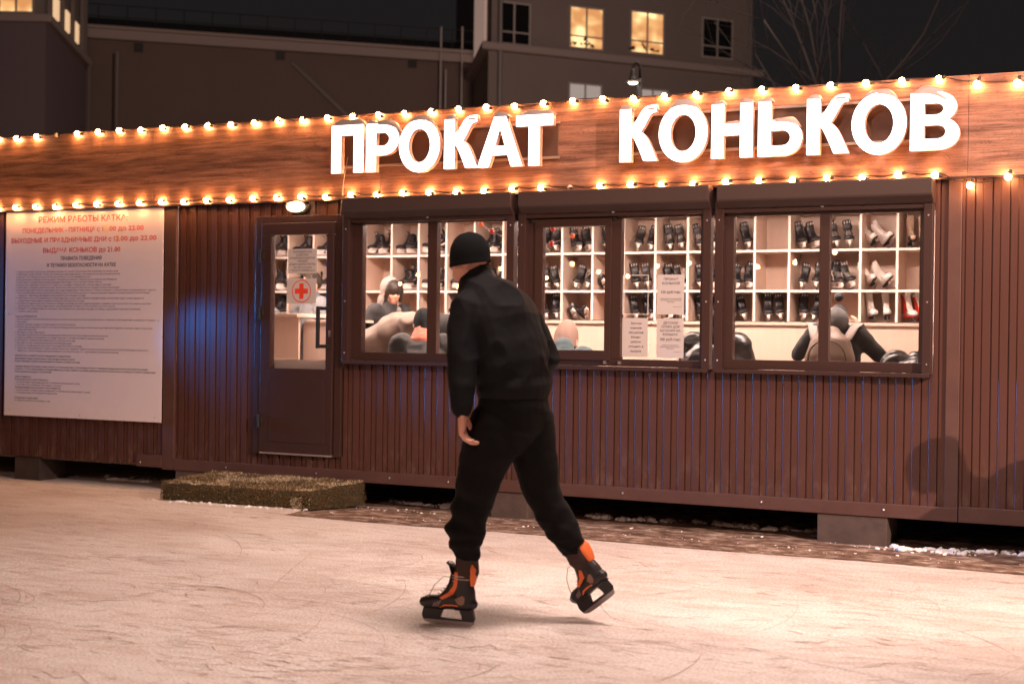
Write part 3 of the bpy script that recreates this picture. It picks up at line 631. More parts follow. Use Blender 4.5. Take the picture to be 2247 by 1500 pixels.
fp = """1. Перед посещением катка нужно проверить исправность коньков. Они должны быть подобраны по размеру ноги.
2. Необходимо надеть легкую, теплую, не стесняющую движений одежду, утепленные носки, перчатки или варежки.
3. Дети до 12 лет должны быть на катке исключительно в сопровождении взрослых.
4. Для неуверенно катающихся рекомендуется пользоваться защитой - шлемами, налокотниками, наколенниками.
5. Необходимо соблюдать направление движения при катании - строго против часовой стрелки.
6. Не допускать действий, которые могут привести к созданию экстремальных (чрезвычайных) ситуаций.
7. Необходимо соблюдать скоростной режим: не кататься на большой скорости и не создавать помехи окружающим.
8. Во время движения скорость и дистанцию необходимо выдерживать таким образом, чтобы в экстренном случае избежать столкновения друг с другом.
9. Упав, во избежание наезда другими посетителями катка, не лежать на льду, а стараться быстрее подняться. Если не можете самостоятельно
    подняться - привлеките внимание посетителей катка для оказания помощи.
10. Необходимо вести себя уважительно по отношению друг к другу, представителям администрации, должностным лицам, ответственным за
    поддержание общественного порядка и безопасности на массовом катании.
11. Во время катания на льду могут появляться трещины и выбоины. Во избежание неожиданных падений и травм просим Вас быть внимательными и
    аккуратными. В случае получения травмы - незамедлительно сообщите об этом персоналу проката коньков.
12. Помните, что администрация катка не несет ответственности за рисковые ситуации, связанные с нарушением здоровья посетителей
    (травмы, ушибы и др.)

!На катке ЗАПРЕЩАЕТСЯ:
1. Бегать, прыгать, толкаться, баловаться, кататься на высокой скорости, кататься «паровозиком», совершать любые действия, мешающие остальным.
2. Мусорить.
3. Кататься против основного потока людей (по часовой стрелке).
4. Портить лёд: дробить или ковырять его коньками или другими предметами, а также бросать на лёд любые предметы, выливать жидкость и сыпать
    какие-либо вещества.
5. Выходить на лёд с животными.
6. Применять взрывчатые и легковоспламеняющиеся вещества (в том числе пиротехнические средства).
7. Курить, находиться в нетрезвом состоянии, приносить с собой и распивать спиртные напитки.
8. Находиться с жевательной резинкой во рту, бросать её на лёд.
9. Выходить на лёд с едой или напитками, употребление пищи.
10. Играть в хоккей и другие игры, препятствующие безопасному катанию.
11. Проносить огнестрельное и холодное оружие, взрывчатые, ядовитые, сильно пахнущие, наркотические и легко воспламеняющиеся вещества и
    жидкости, а также колющие и режущие предметы, стеклянную посуду, в т.ч. наполненную спиртными напитками.

!ПОМНИТЕ! КАТОК ЯВЛЯЕТСЯ ЗОНОЙ ПОВЫШЕННОГО ТРАВМАТИЗМА!
!Выполнение правил поможет вам и окружающим избежать травм.
!Будьте вежливы к себе и окружающим вас людям, находясь на льду.

!Администрация катка имеет право отказать в посещении лицу, в отношении которого у администрации имеются достаточные основания
!полагать, что его пребывание на территории катка может повлечь за собой снижение уровня безопасности и комфорта, а также ограничение
!прав и интересов других посетителей.

!Ответственность:
!Посетитель несет ответственность:
1. За любой ущерб, нанесённый другим посетителям или имуществу катка
2. За утерю и порчу коньков, полученных в прокате
!Администрация катка не несет ответственности:
1. За несчастные случаи и травмы, возникшие по причине нарушения данных правил.
2. За личные вещи, оставленные без присмотра.

!Возрастные ограничения:
На лёд допускаются посетители с 4 лет.""".split('\n')
z = 1.965; l1, l2 = [], []
for ln in fp:
    if ln.strip():
        bold = ln[0] == '!'; s_ = ln.lstrip('!'); ind = .03 if s_.startswith('    ') else 0; s_ = s_.strip()
        (l2 if bold else l1).append((s_, -10.135+ind, z, .0155, len(s_)*.01185*(1.08 if bold else 1), 'l'))
    z -= .0248
text('fine_print', l1, M['ink_grey'], bd, Y, .004, 1); text('bold_fine_print', l2, M['ink_dark'], bd, Y, .012, 1)
brd(lambda g: g.box(-9.063, -9.012, -.0354, -.0350, 2.326, 2.395), 'number_patch', M['tape'])
brd(lambda g: g.box(-8.930, -8.886, -.0346, -.0341, 2.232, 2.302), 'number_patch', M['tape'])
def notice(label, x0, x1, z0, z1, y, lines, material=M['paper'], extra=None):
    t = thing('paper_notice', label, 'notice', ((x0+x1)/2, y, (z0+z1)/2)); off = Matrix.Translation(-Vector(t.location))
    g = MB(); g.box(x0, x1, y-.0004, y+.0004, z0, z1); o = g.obj('sheet', material, t); o.data.transform(off)
    if lines: text('lettering', lines, M['ink_dark'], t, y-.0009, .014, 2)
    return t
cx = -6.892
notice('upper paper notice of seven dark text lines on the door glass', -7.040, -6.745, 1.935, 2.145, -.0185,
       [(s_, cx, 2.112-.0263*i, .0165, w_, 'c') for i, (s_, w_) in enumerate((('ОБСЛУЖИВАНИЕ КАТКА', .19), ('ОСУЩЕСТВЛЯЕТ', .13), ('МУНИЦИПАЛЬНОЕ БЮДЖЕТНОЕ', .255), ('УЧРЕЖДЕНИЕ', .11), ('«СТАДИОН «МАШИНОСТРОИТЕЛЬ»', .27), ('тел. 8 (8112) 56-66-26', .185), ('Г. ПСКОВ, УЛ. КУЗНЕЦКАЯ, Д. 25', .25)))])
rc = notice('lower paper sheet with a red cross in a red ring on the door glass', -7.046, -6.750, 1.678, 1.893, -.0185, [])
g = MB(); cz = 1.788
n = 40; vs = []
for i in range(n):
    a = 2*pi*i/n; vs += [(.098*cos(a), -.0009, .098*sin(a)), (.089*cos(a), -.0009, .089*sin(a))]
g.add(vs, [(2*i, (2*i+2) % (2*n), (2*i+3) % (2*n), 2*i+1) for i in range(n)])
g.add([(p, -.0009, q) for p, q in ((-.022, -.066), (.022, -.066), (.022, -.022), (.066, -.022), (.066, .022), (.022, .022), (.022, .066), (-.022, .066), (-.022, .022), (-.066, .022), (-.066, -.022), (-.022, -.022))], [tuple(range(12))])
g.obj('red_cross_emblem', M['ink_red'], rc)
yN = .0205
c1 = -3.592
notice('paper reading ПРОКАТ КОНЬКОВ 150 руб./час on the middle window', -3.702, -3.486, 1.606, 1.906, yN,
       [('ПРОКАТ', c1, 1.864, .019, .115, 'c'), ('КОНЬКОВ', c1, 1.832, .019, .14, 'c'), ('150 руб./час', c1, 1.765, .021, .155, 'c'), ('Коньки выдаются по предъявлении', c1, 1.722, .007, .17, 'c'), ('удостоверения личности или залог', c1, 1.709, .007, .165, 'c'), ('2000 рублей', c1, 1.696, .007, .055, 'c'), ('администрация катка', -3.505, 1.662, .005, .07, 'r')])
notice('paper reading ДЕТСКАЯ ОПОРА ДЛЯ КАТАНИЯ НА КОНЬКАХ below the price sheet', -3.702, -3.486, 1.279, 1.576, yN,
       [('ДЕТСКАЯ', c1, 1.534, .018, .115, 'c'), ('ОПОРА ДЛЯ', c1, 1.505, .018, .142, 'c'), ('КАТАНИЯ НА', c1, 1.476, .018, .162, 'c'), ('КОНЬКАХ', c1, 1.447, .018, .118, 'c'), ('100 руб./час', c1, 1.408, .022, .162, 'c'), ('выдаётся по предъявлении', c1, 1.372, .007, .13, 'c'), ('удостоверения личности или залог', c1, 1.359, .007, .16, 'c'), ('2000 рублей', c1, 1.346, .007, .055, 'c'), ('администрация катка', -3.505, 1.322, .005, .06, 'r')])
notice('paper reading Заточка коньков 200 рублей in the window corner', -3.980, -3.772, 1.281, 1.578, yN,
       [(s_, -3.868, 1.530-.0353*i, .0165, w_, 'c') for i, (s_, w_) in enumerate((('Заточка', .086), ('коньков', .09), ('200 рублей', .118), ('Режим', .074), ('работы', .08), ('уточнять в', .122), ('прокате', .088)))])
sl = thing('plastic_sleeve', 'empty clear plastic sleeve with pale edges on the middle window', 'sleeve', (-3.876, yN, 1.755))
g = MB()
for a in ((-.104, .104, .146, .150), (-.104, .104, -.150, -.146), (-.104, -.100, -.146, .146), (.100, .104, -.146, .146)): g.box(a[0], a[1], -.0006, .0006, a[2], a[3])
g.obj('edge', M['sleeve'], sl); g = MB(); g.box(-.1, .1, -.0003, .0003, -.146, .146); g.obj('film', M['glass'], sl)

# ---------------------------------------------------------------- skates
def skate_boot_mb(kind):
    g = MB(); t = .0 if kind == 'hockey' else .03
    g.loft([(-.116, 0, .103), (-.085, 0, .106), (-.03, 0, .108), (.03, 0, .104), (.085, 0, .101), (.125, 0, .100), (.148, 0, .097)],
           [(.031, .030), (.037, .037), (.037, .042), (.041, .040), (.046, .037), (.044, .036), (.033, .029)], hint=(0, 1, 0), n=16)
    g.loft([(-.078, 0, .10), (-.074, 0, .16), (-.068, 0, .205), (-.062, 0, .245+t), (-.060, 0, .268+t*1.5)],
           [(.037, .058), (.036, .058), (.036, .052), (.041, .053), (.043, .055)], hint=(0, 1, 0), n=16)
    g.loft([(.055, 0, .118), (.025, 0, .145), (-.005, 0, .175), (-.012, 0, .20)], [(.036, .022), (.035, .026), (.034, .03), (.030, .028)], hint=(0, 1, 0), n=14)
    return g
def holder_mb(kind):
    g = MB(); hw = .0105
    if kind == 'hockey':
        def sl(poly, w0): g.prism(poly, 'y', -w0, w0)
        sl([(-.122, .074), (-.040, .074), (-.050, .058), (-.060, .036), (-.060, .0185), (-.128, .0185), (-.131, .026)], hw)
        sl([(.040, .072), (.150, .074), (.156, .050), (.160, .030), (.152, .0185), (.060, .0185), (.056, .036)], hw)
        sl([(-.131, .019), (.160, .023), (.152, .008), (-.124, .008)], .0065)
        g.loft([(-.115, 0, .074), (-.03, 0, .073)], [(.030, .008), (.032, .008)], hint=(0, 1, 0), n=12)
        g.loft([(.035, 0, .071), (.14, 0, .071)], [(.036, .008), (.030, .008)], hint=(0, 1, 0), n=12)
    else:
        g.loft([(-.125, 0, .070), (.0, 0, .066), (.15, 0, .068)], [(.032, .007), (.034, .007), (.034, .007)], hint=(0, 1, 0), n=12)
        g.prism([(-.12, .07), (-.045, .07), (-.055, .045), (-.115, .045)], 'y', -.028, .028)
    return g
def blade_mb(kind):
    g = MB()
    if kind == 'hockey':
        p = [(-.126, .010), (-.125, -.006), (-.108, -.0145), (-.05, -.016), (.07, -.016), (.12, -.013), (.150, -.002), (.162, .012)]
        g.prism(p, 'y', -.0022, .0022)
    else:
        g.prism([(-.135, .022), (-.13, .004), (-.05, 0), (.08, .0), (.13, .006), (.165, .016), (.17, .030), (.14, .030)], 'y', -.002, .002)
        for x in (-.085, .075): g.prism([(x-.02, .045 if x < 0 else .064), (x+.02, .045 if x < 0 else .064), (x+.012, .02), (x-.012, .02)], 'y', -.003, .003)
    return g
def decal(name, poly, bvh, side, matl, parent, off=.0022, step=.005):
    """a thin patch lying on the side of the boot; poly in the (x, z) side view"""
    def inside(p):
        c = False; j = len(poly)-1
        for i in range(len(poly)):
            a, b = poly[i], poly[j]
            if (a[1] > p[1]) != (b[1] > p[1]) and p[0] < (b[0]-a[0])*(p[1]-a[1])/(b[1]-a[1])+a[0]: c = not c
            j = i
        return c
    me = bpy.data.meshes.new(name); bm = bmesh.new(); vs = [bm.verts.new((p[0], 0, p[1])) for p in poly]; bm.faces.new(vs)
    bmesh.ops.triangulate(bm, faces=bm.faces[:])
    for _ in range(3): bmesh.ops.subdivide_edges(bm, edges=[e for e in bm.edges if e.calc_length() > step], cuts=1, use_grid_fill=False); bmesh.ops.triangulate(bm, faces=bm.faces[:])
    for v_ in bm.verts:
        h = bvh.ray_cast(Vector((v_.co.x, side*.3, v_.co.z)), Vector((0, -side, 0)))
        if h[0] is not None: v_.co = h[0]+Vector((0, side*off, 0))
        else:
            h = bvh.find_nearest(v_.co); v_.co = h[0]+h[1]*off
    bmesh.ops.recalc_face_normals(bm, faces=bm.faces[:]); bm.to_mesh(me); bm.free(); me.materials.append(matl)
    for p in me.polygons: p.use_smooth = True
    return link(bpy.data.objects.new(name, me), parent)
def bvh_of(me): return BVHTree.FromPolygons([v_.co for v_ in me.vertices], [tuple(p.vertices) for p in me.polygons])
def lacing(parent, kind, col):
    g = MB()
    for i in range(6):
        t = i/5; x = .066-.078*t; z = .140+.075*t; w_ = .024
        g.tube([(x-.004, -w_, z-.008), (x+.008, -w_*.5, z+.006), (x+.006, w_*.5, z+.009), (x-.010, w_, z+.004)], .0024, 5)
    if kind == 'figure':
        for i in range(4):
            z = .225+.022*i; x = .012+.001*i; g.tube([(x-.01, -.03, z-.004), (x+.010, -.01, z), (x+.010, .01, z+.003), (x-.01, .03, z+.006)], .0024, 5)
    return g.obj('lace', col, parent, smooth=True)
def tongue_mb(h=.335):
    g = MB(); g.loft([(.022, 0, .165), (.0, 0, .215), (-.012, 0, .265), (.0, 0, .305), (.018, 0, h)], [(.028, .008), (.031, .008), (.036, .008), (.038, .007), (.032, .005)], hint=(0, 1, 0), n=12); return g
def rack_skate(kind):
    t = thing('ice_skate', 'x', 'ice skate')
    if kind in ('hockey', 'striped'):
        b = fuse('boot', skate_boot_mb('hockey'), M['boot'], t, .0055, 3); bv = bvh_of(b.data)
        tongue_mb().obj('tongue', M['boot'], t, smooth=True)
        h = holder_mb('hockey').obj('blade_holder', M['holder_white'], t, bevel=.002); blade_mb('hockey').obj('blade', M['blade'], t)
        lacing(t, 'hockey', M['boot_trim'] if kind == 'striped' else M['black'])
        # pale number print on the tongue
        tx = MB()
        cu = bpy.data.curves.new('t', 'FONT'); cu.body = '101'; cu.resolution_u = 1; cu.offset = .015; o = bpy.data.objects.new('t', cu); COL.objects.link(o); bpy.context.view_layer.update(); me = evaluated(o); bpy.data.objects.remove(o)
        xm = max(v_.co.x for v_ in me.vertices)
        tx.add([(.0145+(v_.co.y*.042)*.55+.004, (v_.co.x/xm-.5)*.058, .292+v_.co.y*.042) for v_ in me.vertices], [tuple(p.vertices) for p in me.polygons]); tx.obj('number_print', M['boot_trim'], t)
        for s in (-1, 1):
            if kind == 'striped':
                decal('trim', [(.02, .135), (-.02, .16), (-.03, .20), (-.015, .225), (-.035, .225), (-.05, .19), (-.035, .145), (.0, .115), (.07, .09), (.075, .10)], bv, s, M['boot_trim'], t)
            else:
                decal('trim', [(.05, .118), (.0, .15), (-.012, .185), (-.026, .185), (-.014, .138), (.04, .105)], bv, s, M['boot_grey'], t)
    else:
        lea = {'figure': M['boot_white'], 'tan': M['boot_tanlea'], 'red': M['boot_white']}[kind]; so = {'figure': M['sole_black'], 'tan': M['sole_black'], 'red': M['red']}[kind]
        b = fuse('boot', skate_boot_mb('figure'), lea, t, .0055, 3); bv = bvh_of(b.data)
        tongue_mb(.355).obj('tongue', lea, t, smooth=True)
        holder_mb('figure').obj('sole', so, t); blade_mb('figure').obj('blade', M['blade'], t); lacing(t, 'figure', M['boot_trim'])
        if kind == 'tan':
            for s in (-1, 1): decal('toe_cap', [(.155, .11), (.06, .13), (.05, .075), (.155, .075)], bv, s, M['sole_black'], t)
        if kind == 'red':
            for s in (-1, 1): decal('red_quarter', [(-.11, .08), (.03, .08), (.0, .15), (-.03, .30), (-.09, .30), (-.12, .15)], bv, s, M['red'], t)
    return t

# ---------------------------------------------------------------- inside of the kiosk
RX = lambda c: -7.546+.3085*c
ZR = (2.214, 1.862, 1.583)                                        # shelf tops: upper, middle, lower row
rk = thing('skate_rack', 'pale laminate cubby rack of rental skates along the back of the cabin', 'shelf rack', (-5.2, 2.2, .3)); off = Matrix.Translation(-Vector((-5.2, 2.2, .3)))
def rko(g, n, mt_, **k): o = g.obj(n, mt_, rk, **k); o.data.transform(off); return o
for z in ZR[:2]+(2.560,):
    g = MB(); g.box(RX(-4), RX(19), 2.052, 2.40, z-.018, z); rko(g, 'shelf', M['laminate']); g = MB(); g.box(RX(-4), RX(19), 2.046, 2.052, z-.019, z+.001); rko(g, 'shelf_edge', M['shelf_edge'])
for c in range(-4, 20):
    if c == -1: continue
    x = RX(c); g = MB(); g.box(x-.009, x+.009, 2.050, 2.40, 1.585, 2.542); rko(g, 'divider', M['laminate']); g = MB(); g.box(x-.010, x+.010, 2.044, 2.050, 1.583, 2.543); rko(g, 'divider_edge', M['shelf_edge'])
g = MB(); g.box(RX(-4), RX(19), 2.40, 2.412, .3, 2.58); rko(g, 'back_panel', M['laminate'])
g = MB(); g.box(RX(-4), RX(19), 1.99, 2.40, 1.556, 1.5825); rko(g, 'ledge', M['counter_top'])
g = MB(); g.box(RX(-4), RX(19), 1.992, 2.052, 1.5826, 1.588); rko(g, 'ledge_strip', M['black'])
g = MB(); g.box(RX(-4), RX(19), 2.02, 2.05, .3, 1.556); rko(g, 'base_panel', M['laminate'])
ct = thing('counter', 'pale laminate service counter behind the glazed door', 'counter', (-7.6, 1.05, .3)); off2 = Matrix.Translation(-Vector((-7.6, 1.05, .3)))
g = MB(); g.box(-8.4, -7.50, .80, 1.42, 1.575, 1.61); o = g.obj('counter_top', M['counter_top'], ct, bevel=.003); o.data.transform(off2)
g = MB(); g.box(-8.38, -7.55, .90, .93, .3, 1.575); g.box(-7.55, -6.95, .98, 1.01, .3, 1.53); o = g.obj('front_panel', M['laminate'], ct); o.data.transform(off2)
g = MB(); g.box(-7.52, -6.93, .97, 1.40, 1.53, 1.555); o = g.obj('lower_top', M['counter_top'], ct, bevel=.003); o.data.transform(off2)

protos = {}
rs = random.Random(5)
rowname = ('upper', 'middle', 'lower')
def wname(c):
    if c < 0: return 'behind the door glass', c+5
    if c <= 5: return 'behind the left window', c+1
    if c <= 11: return 'behind the middle window', c-5
    return 'behind the right window', c-11
ordn = {1: 'first', 2: 'second', 3: 'third', 4: 'fourth', 5: 'fifth', 6: 'sixth'}
adj = {'hockey': 'black hockey skate', 'striped': 'black white-striped skate', 'figure': 'white figure skate', 'tan': 'beige dark-toed skate', 'red': 'white and red figure skate'}
cells = {
 -4: 'hhh', -3: 'hhh', -2: 'hhh', 0: 'h..', 1: 'hh.', 2: 'sh.', 3: '.sh', 4: 'hh.', 5: 'hh.', 6: 'hhh', 7: 'hhh', 8: 'hh.', 9: 'hhh', 10: 'shh', 11: 'shh', 12: 'hhh', 13: '..h', 14: 'hhh', 15: 'ss.', 16: 'fff', 17: 't.r'}
kinds = {'h': 'hockey', 's': 'striped', 'f': 'figure', 't': 'tan', 'r': 'red'}
for c, rows in cells.items():
    for r_, k in enumerate(rows):
        if k == '.': continue
        kd = kinds[k]; lean = rs.choice((-1, 1, 1)) if k == 'h' else 1; yaw0 = rs.uniform(-1.35, -.8) if c > 5 else rs.uniform(-2.5, -2.0)
        lying = (c, r_) in ((7, 2), (8, 1), (16, 0), (16, 1))
        for s, side in ((0, 'left'), (1, 'right')):
            if kd not in protos: o = protos[kd] = rack_skate(kd)
            else: o = clone(protos[kd])
            wn, n = wname(c)
            tag(o, f"{adj[kd]}, {side} of pair, {ordn[n]} cubby, {rowname[r_]} row {wn}", 'ice skate', 'rental skates on the rack')
            yw = yaw0+rs.uniform(-.15, .15)
            x = RX(c)+(.092 if s == 0 else .205)+rs.uniform(-.012, .012)
            sc_ = .78 if kd != 'hockey' else rs.uniform(.73, .80)
            o.scale = (sc_, sc_*1.32, sc_*.92) if kd in ('hockey', 'striped') else (sc_,)*3
            if lying: o.matrix_world = Matrix.Translation((x+.02, 2.20, ZR[r_]+(.035 if k == 'f' else .045))) @ Matrix.Rotation(radians(-36 if k == 'f' else -62), 4, 'Y') @ Matrix.Rotation(-1.15+.2*s, 4, 'Z') @ Matrix.Diagonal((sc_*.92, sc_*.92, sc_*.92, 1))
            else: o.rotation_euler = Euler((rs.uniform(.05, .30)*lean, rs.uniform(-.12, .02), yw)); o.location = (x, 2.19+rs.uniform(-.02, .02), ZR[r_]+.006+(.0165*sc_ if k in 'hs' else 0))

# pompom garland hung inside
pg = thing('pompom_garland', 'string of small red and orange pompoms hung across the left and middle windows', 'garland', (-4.95, .12, 2.3)); P0 = Vector((-4.95, .12, 2.3))
pts = [Vector(p) for p in ((-5.32, .14, 2.36), (-5.17, .14, 2.27), (-4.98, .13, 2.19), (-4.80, .13, 2.14), (-4.63, .12, 2.165), (-4.45, .12, 2.22), (-4.30, .12, 2.30), (-4.22, .12, 2.36))]
g = MB(); g.tube([p-P0 for p in pts], .003, 5); g.obj('string', M['lace'], pg)
for p, cl in ((pts[1], 'red'), (pts[2], 'orange'), (pts[4], 'red'), (pts[5], 'orange'), (pts[5]+Vector((-.17, 0, .06)), 'red'), (pts[0]+Vector((.05, 0, -.03)), 'orange')):
    g = MB(); g.ball(p-P0, .022, n=9, k=6); g.obj('pompom', M['red'] if cl == 'red' else M['orange'], pg, smooth=True)
bn = thing('bench', 'long wooden bench inside the cabin under the windows', 'bench', (-4.1, .55, .3))
g = MB(); g.box(-2.3, 2.4, -.17, .17, .40, .44); g.obj('seat', M['counter_top'], bn)
for x in (-2.1, -.1, 2.2):
    g = MB(); g.box(x-.03, x+.03, -.15, .15, 0, .40); g.obj('leg', M['brown_dark'], bn)

# ---------------------------------------------------------------- people
def head_mb(g, c, fwd, up, s=1.0, neck=None):
    """skull, jaw, nose, lips, brow, ears blended later by the voxel skin"""
    f = fwd.normalized(); u = (up-f*up.dot(f)).normalized(); l = u.cross(f)
    R3 = Matrix((f, l, u)).transposed()
    def bl(p, r): g.ball(c+R3 @ (Vector(p)*s), tuple(q*s for q in r), R3, 16, 11)
    bl((-.012, 0, .028), (.098, .076, .098)); bl((.022, 0, -.030), (.072, .060, .085)); bl((.050, 0, -.075), (.040, .040, .038))
    bl((.088, 0, -.022), (.022, .014, .024)); bl((.080, 0, .0), (.014, .010, .03)); bl((.074, 0, .022), (.020, .052, .013))
    bl((.076, 0, -.062), (.014, .024, .008)); bl((.076, 0, -.072), (.013, .020, .008))
    for sd in (1, -1): bl((-.008, sd*.078, -.012), (.022, .010, .034)); bl((.055, sd*.040, -.028), (.026, .022, .026))
    return R3
def hand_mb(g, wrist, dirv, palm_n, curl, side, s=1.0, thumb=.6):
    """palm and five fingers; dirv wrist->knuckles, palm_n out of the palm, curl in radians per joint"""
    d = dirv.normalized(); n = (palm_n-d*palm_n.dot(d)).normalized(); w_ = d.cross(n)*side      # w_ points to the thumb side
    K = wrist+d*.092*s
    g.loft([wrist-d*.03*s, wrist+d*.02*s, wrist+d*.06*s, K], [(.027*s, .021*s), (.034*s, .018*s), (.040*s, .016*s), (.040*s, .013*s)], hint=tuple(w_), n=14)
    for i, (o_, ln, r_) in enumerate(((.030, .074, .0092), (.010, .083, .0095), (-.010, .077, .0090), (-.029, .060, .0080))):
        p = K+w_*o_*s-d*.006*s; pts = [p]; a = .15; dd = d
        for q, fr in enumerate((.45, .32, .25)):
            a += curl*(1+.12*i) if q else curl*.7; dd = d*cos(a)+n*sin(a); pts.append(pts[-1]+dd*ln*fr*s)
        g.loft(pts, [r_*1.1*s, r_*1.05*s, r_*s, r_*.85*s], hint=tuple(w_), n=10)
    tb = wrist+d*.028*s+w_*.026*s; td = (d*.62+w_*.62+n*.45*thumb).normalized(); te = tb+td*.038*s; t2 = (d*.85+w_*.15+n*.6*thumb).normalized()
    g.loft([tb, te, te+t2*.030*s, te+t2*.052*s], [.015*s, .0115*s, .0105*s, .0085*s], hint=tuple(n), n=10)
def folds(amp, sx, sy, sz, seed):
    def f(p, n):
        a = 1-abs(noise.noise(Vector((p.x*sx+seed, p.y*sy, p.z*sz))))*2.2
        b = noise.noise(Vector((p.x*sx*.45+3, p.y*sy*.45, p.z*sz*.5+seed)))
        return amp*(.55*a+.8*b)
    return f
V = Vector
def person(label, org, yaw, J, look, mats, hgt=1.0, hair=None, hat=None, hatmat=None, lie=None, top_fold=.013, fold_fn=None, hands=None, group=None, voxel=.014, face=False, collar=None, girth=1.0, cat='person'):
    """J: joints in local metres (x right, y forward, z up)"""
    t = thing('person', label, cat, org, yaw, group)
    g = MB(); hv = J['head']; s = hgt
    head_mb(g, V(hv), V(look[0]), V(look[1]), 1.02*s)
    nk, ch, pv = V(J['neck']), V(J['chest']), V(J['pelvis'])
    g.loft([V(hv)-V(look[1]).normalized()*.05*s, nk, ch], [.052*s, .055*s, (.10*s, .07*s)], hint=(1, 0, 0), n=14)
    g.loft([nk-V((0, 0, .03)), ch, (ch+pv)/2, pv], [(.10*s, .06*s), (.135*s, .09*s), (.12*s, .085*s), (.13*s, .09*s)], hint=(1, 0, 0), n=14)
    for sd, sg in (('l', -1), ('r', 1)):
        sh, el, wr = V(J['sh'+sd]), V(J['el'+sd]), V(J['wr'+sd]); g.loft([sh, el, wr], [.042*s, .036*s, .027*s], n=10)
        hd = hands.get(sd) if hands else None
        dv = hd[0] if hd else (wr-el); hand_mb(g, wr, V(dv), V(hd[1]) if hd else V((-sg, 0, 0)), hd[2] if hd else .45, -sg, s)
        hp, kn, an = V(J['hp'+sd]), V(J['kn'+sd]), V(J['an'+sd]); g.loft([hp, kn, an], [.062*s, .048*s, .036*s], n=10)
        fd = V((0, 1, 0)); g.loft([an-fd*.04*s-V((0, 0, .03*s)), an+fd*.08*s-V((0, 0, .045*s)), an+fd*.16*s-V((0, 0, .05*s))], [(.034*s, .035*s), (.042*s, .028*s), (.036*s, .018*s)], hint=(1, 0, 0), n=10)
    fuse('body', g, M['skin'], t, .0085 if not face else .0065, 2)
    g = MB(); k = girth*s
    up = (nk-ch).normalized()
    g.loft([nk+up*.03*s, nk-up*.02*s, ch+up*.10*s, ch, (ch+pv)/2, pv, pv-V((0, 0, .07*s)) if 'sit' not in J else pv-V((0, 0, .02))],
           [(.066*s, .062*s), (.085*s, .075*s), (.165*k, .105*k), (.20*k, .135*k), (.19*k, .13*k), (.19*k, .135*k), (.185*k, .13*k)], hint=(1, 0, 0), n=20)
    for sd in 'lr':
        sh, el, wr = V(J['sh'+sd]), V(J['el'+sd]), V(J['wr'+sd])
        g.ball(sh*.94+ch*.06, .088*k); g.loft([sh, (sh+el)/2, el, (el+wr)/2, wr-(wr-el).normalized()*.02], [.080*k, .070*k, .064*k, .058*k, .046*k], n=14)
    if collar:
        g5 = MB(); g5.loft([nk+up*.045*s, nk-up*.035*s], [(.088*s, .088*s), (.128*s, .118*s)], hint=(1, 0, 0), n=18); fuse('collar', g5, M['coral'], t, .010, 2, folds(.006, 16, 16, 20, 2))
    fuse('jacket', g, mats[0], t, voxel, 3, fold_fn or folds(top_fold, 7, 7, 13, org[0]))
    g = MB()
    for sd in 'lr':
        hp, kn, an = V(J['hp'+sd]), V(J['kn'+sd]), V(J['an'+sd]); g.loft([hp+V((0, 0, .05)), hp, (hp+kn)/2, kn, (kn+an)/2, an+V((0, 0, .02))], [.10*s, .10*s, .09*s, .075*s, .068*s, .06*s], n=12)
    g.loft([pv+V((0, 0, .06)), pv, pv-V((0, 0, .09))], [(.165*s, .12*s), (.175*s, .13*s), (.14*s, .11*s)], hint=(1, 0, 0), n=16)
    fuse('trousers', g, mats[1], t, .016, 3, folds(.006, 6, 6, 14, org[0]+2))
    f = V(look[0]).normalized(); u = V(look[1]); u = (u-f*u.dot(f)).normalized(); l = u.cross(f); R3 = Matrix((f, l, u)).transposed(); c = V(hv)
    if hat:
        g = MB(); vs = []; n, kk = (30 if hatmat is M['rib_knit'] else 44), 12; fs = []; hh = hat
        for i in range(kk+1):
            tt = i/kk; zz = -.065+(.205+hh)*tt; rr = (1-max(0, (tt-.30)/.70)**2.3)**.5
            for j in range(n):
                a = 2*pi*j/n; rib = 1+(.06 if hatmat is M['rib_knit'] else .012)*(1 if j % 2 else -1); tilt = -.018*cos(a)
                vs.append(c+R3 @ V(((-.010+.107*rr*cos(a)*rib)*s, .086*rr*sin(a)*s*rib, (zz-tilt*(1-tt))*s)))
        for i in range(kk):
            for j in range(n): fs.append((i*n+j, i*n+(j+1) % n, (i+1)*n+(j+1) % n, (i+1)*n+j))
        g.add(vs, fs); g.obj('knit_hat', hatmat, t, smooth=True)
        if hair == 'pom':
            g = MB(); g.ball(c+R3 @ V((-.02, 0, .20)), .038, n=14, k=9); po = g.obj('pompom', hatmat, t, smooth=True)
    if hair == 'hood':
        g = MB()
        g.ball(c+R3 @ V((-.030, 0, .022))*s, (.112*s, .100*s, .128*s), R3, 18, 12); g.ball(c+R3 @ V((-.055, 0, -.10))*s, (.085*s, .105*s, .10*s), R3, 16, 10); g.ball(c+R3 @ V((-.02, 0, -.16))*s, (.11*s, .13*s, .06*s), R3, 16, 10)
        fuse('hood', g, hatmat, t, .012, 3, folds(.005, 10, 10, 14, 3))
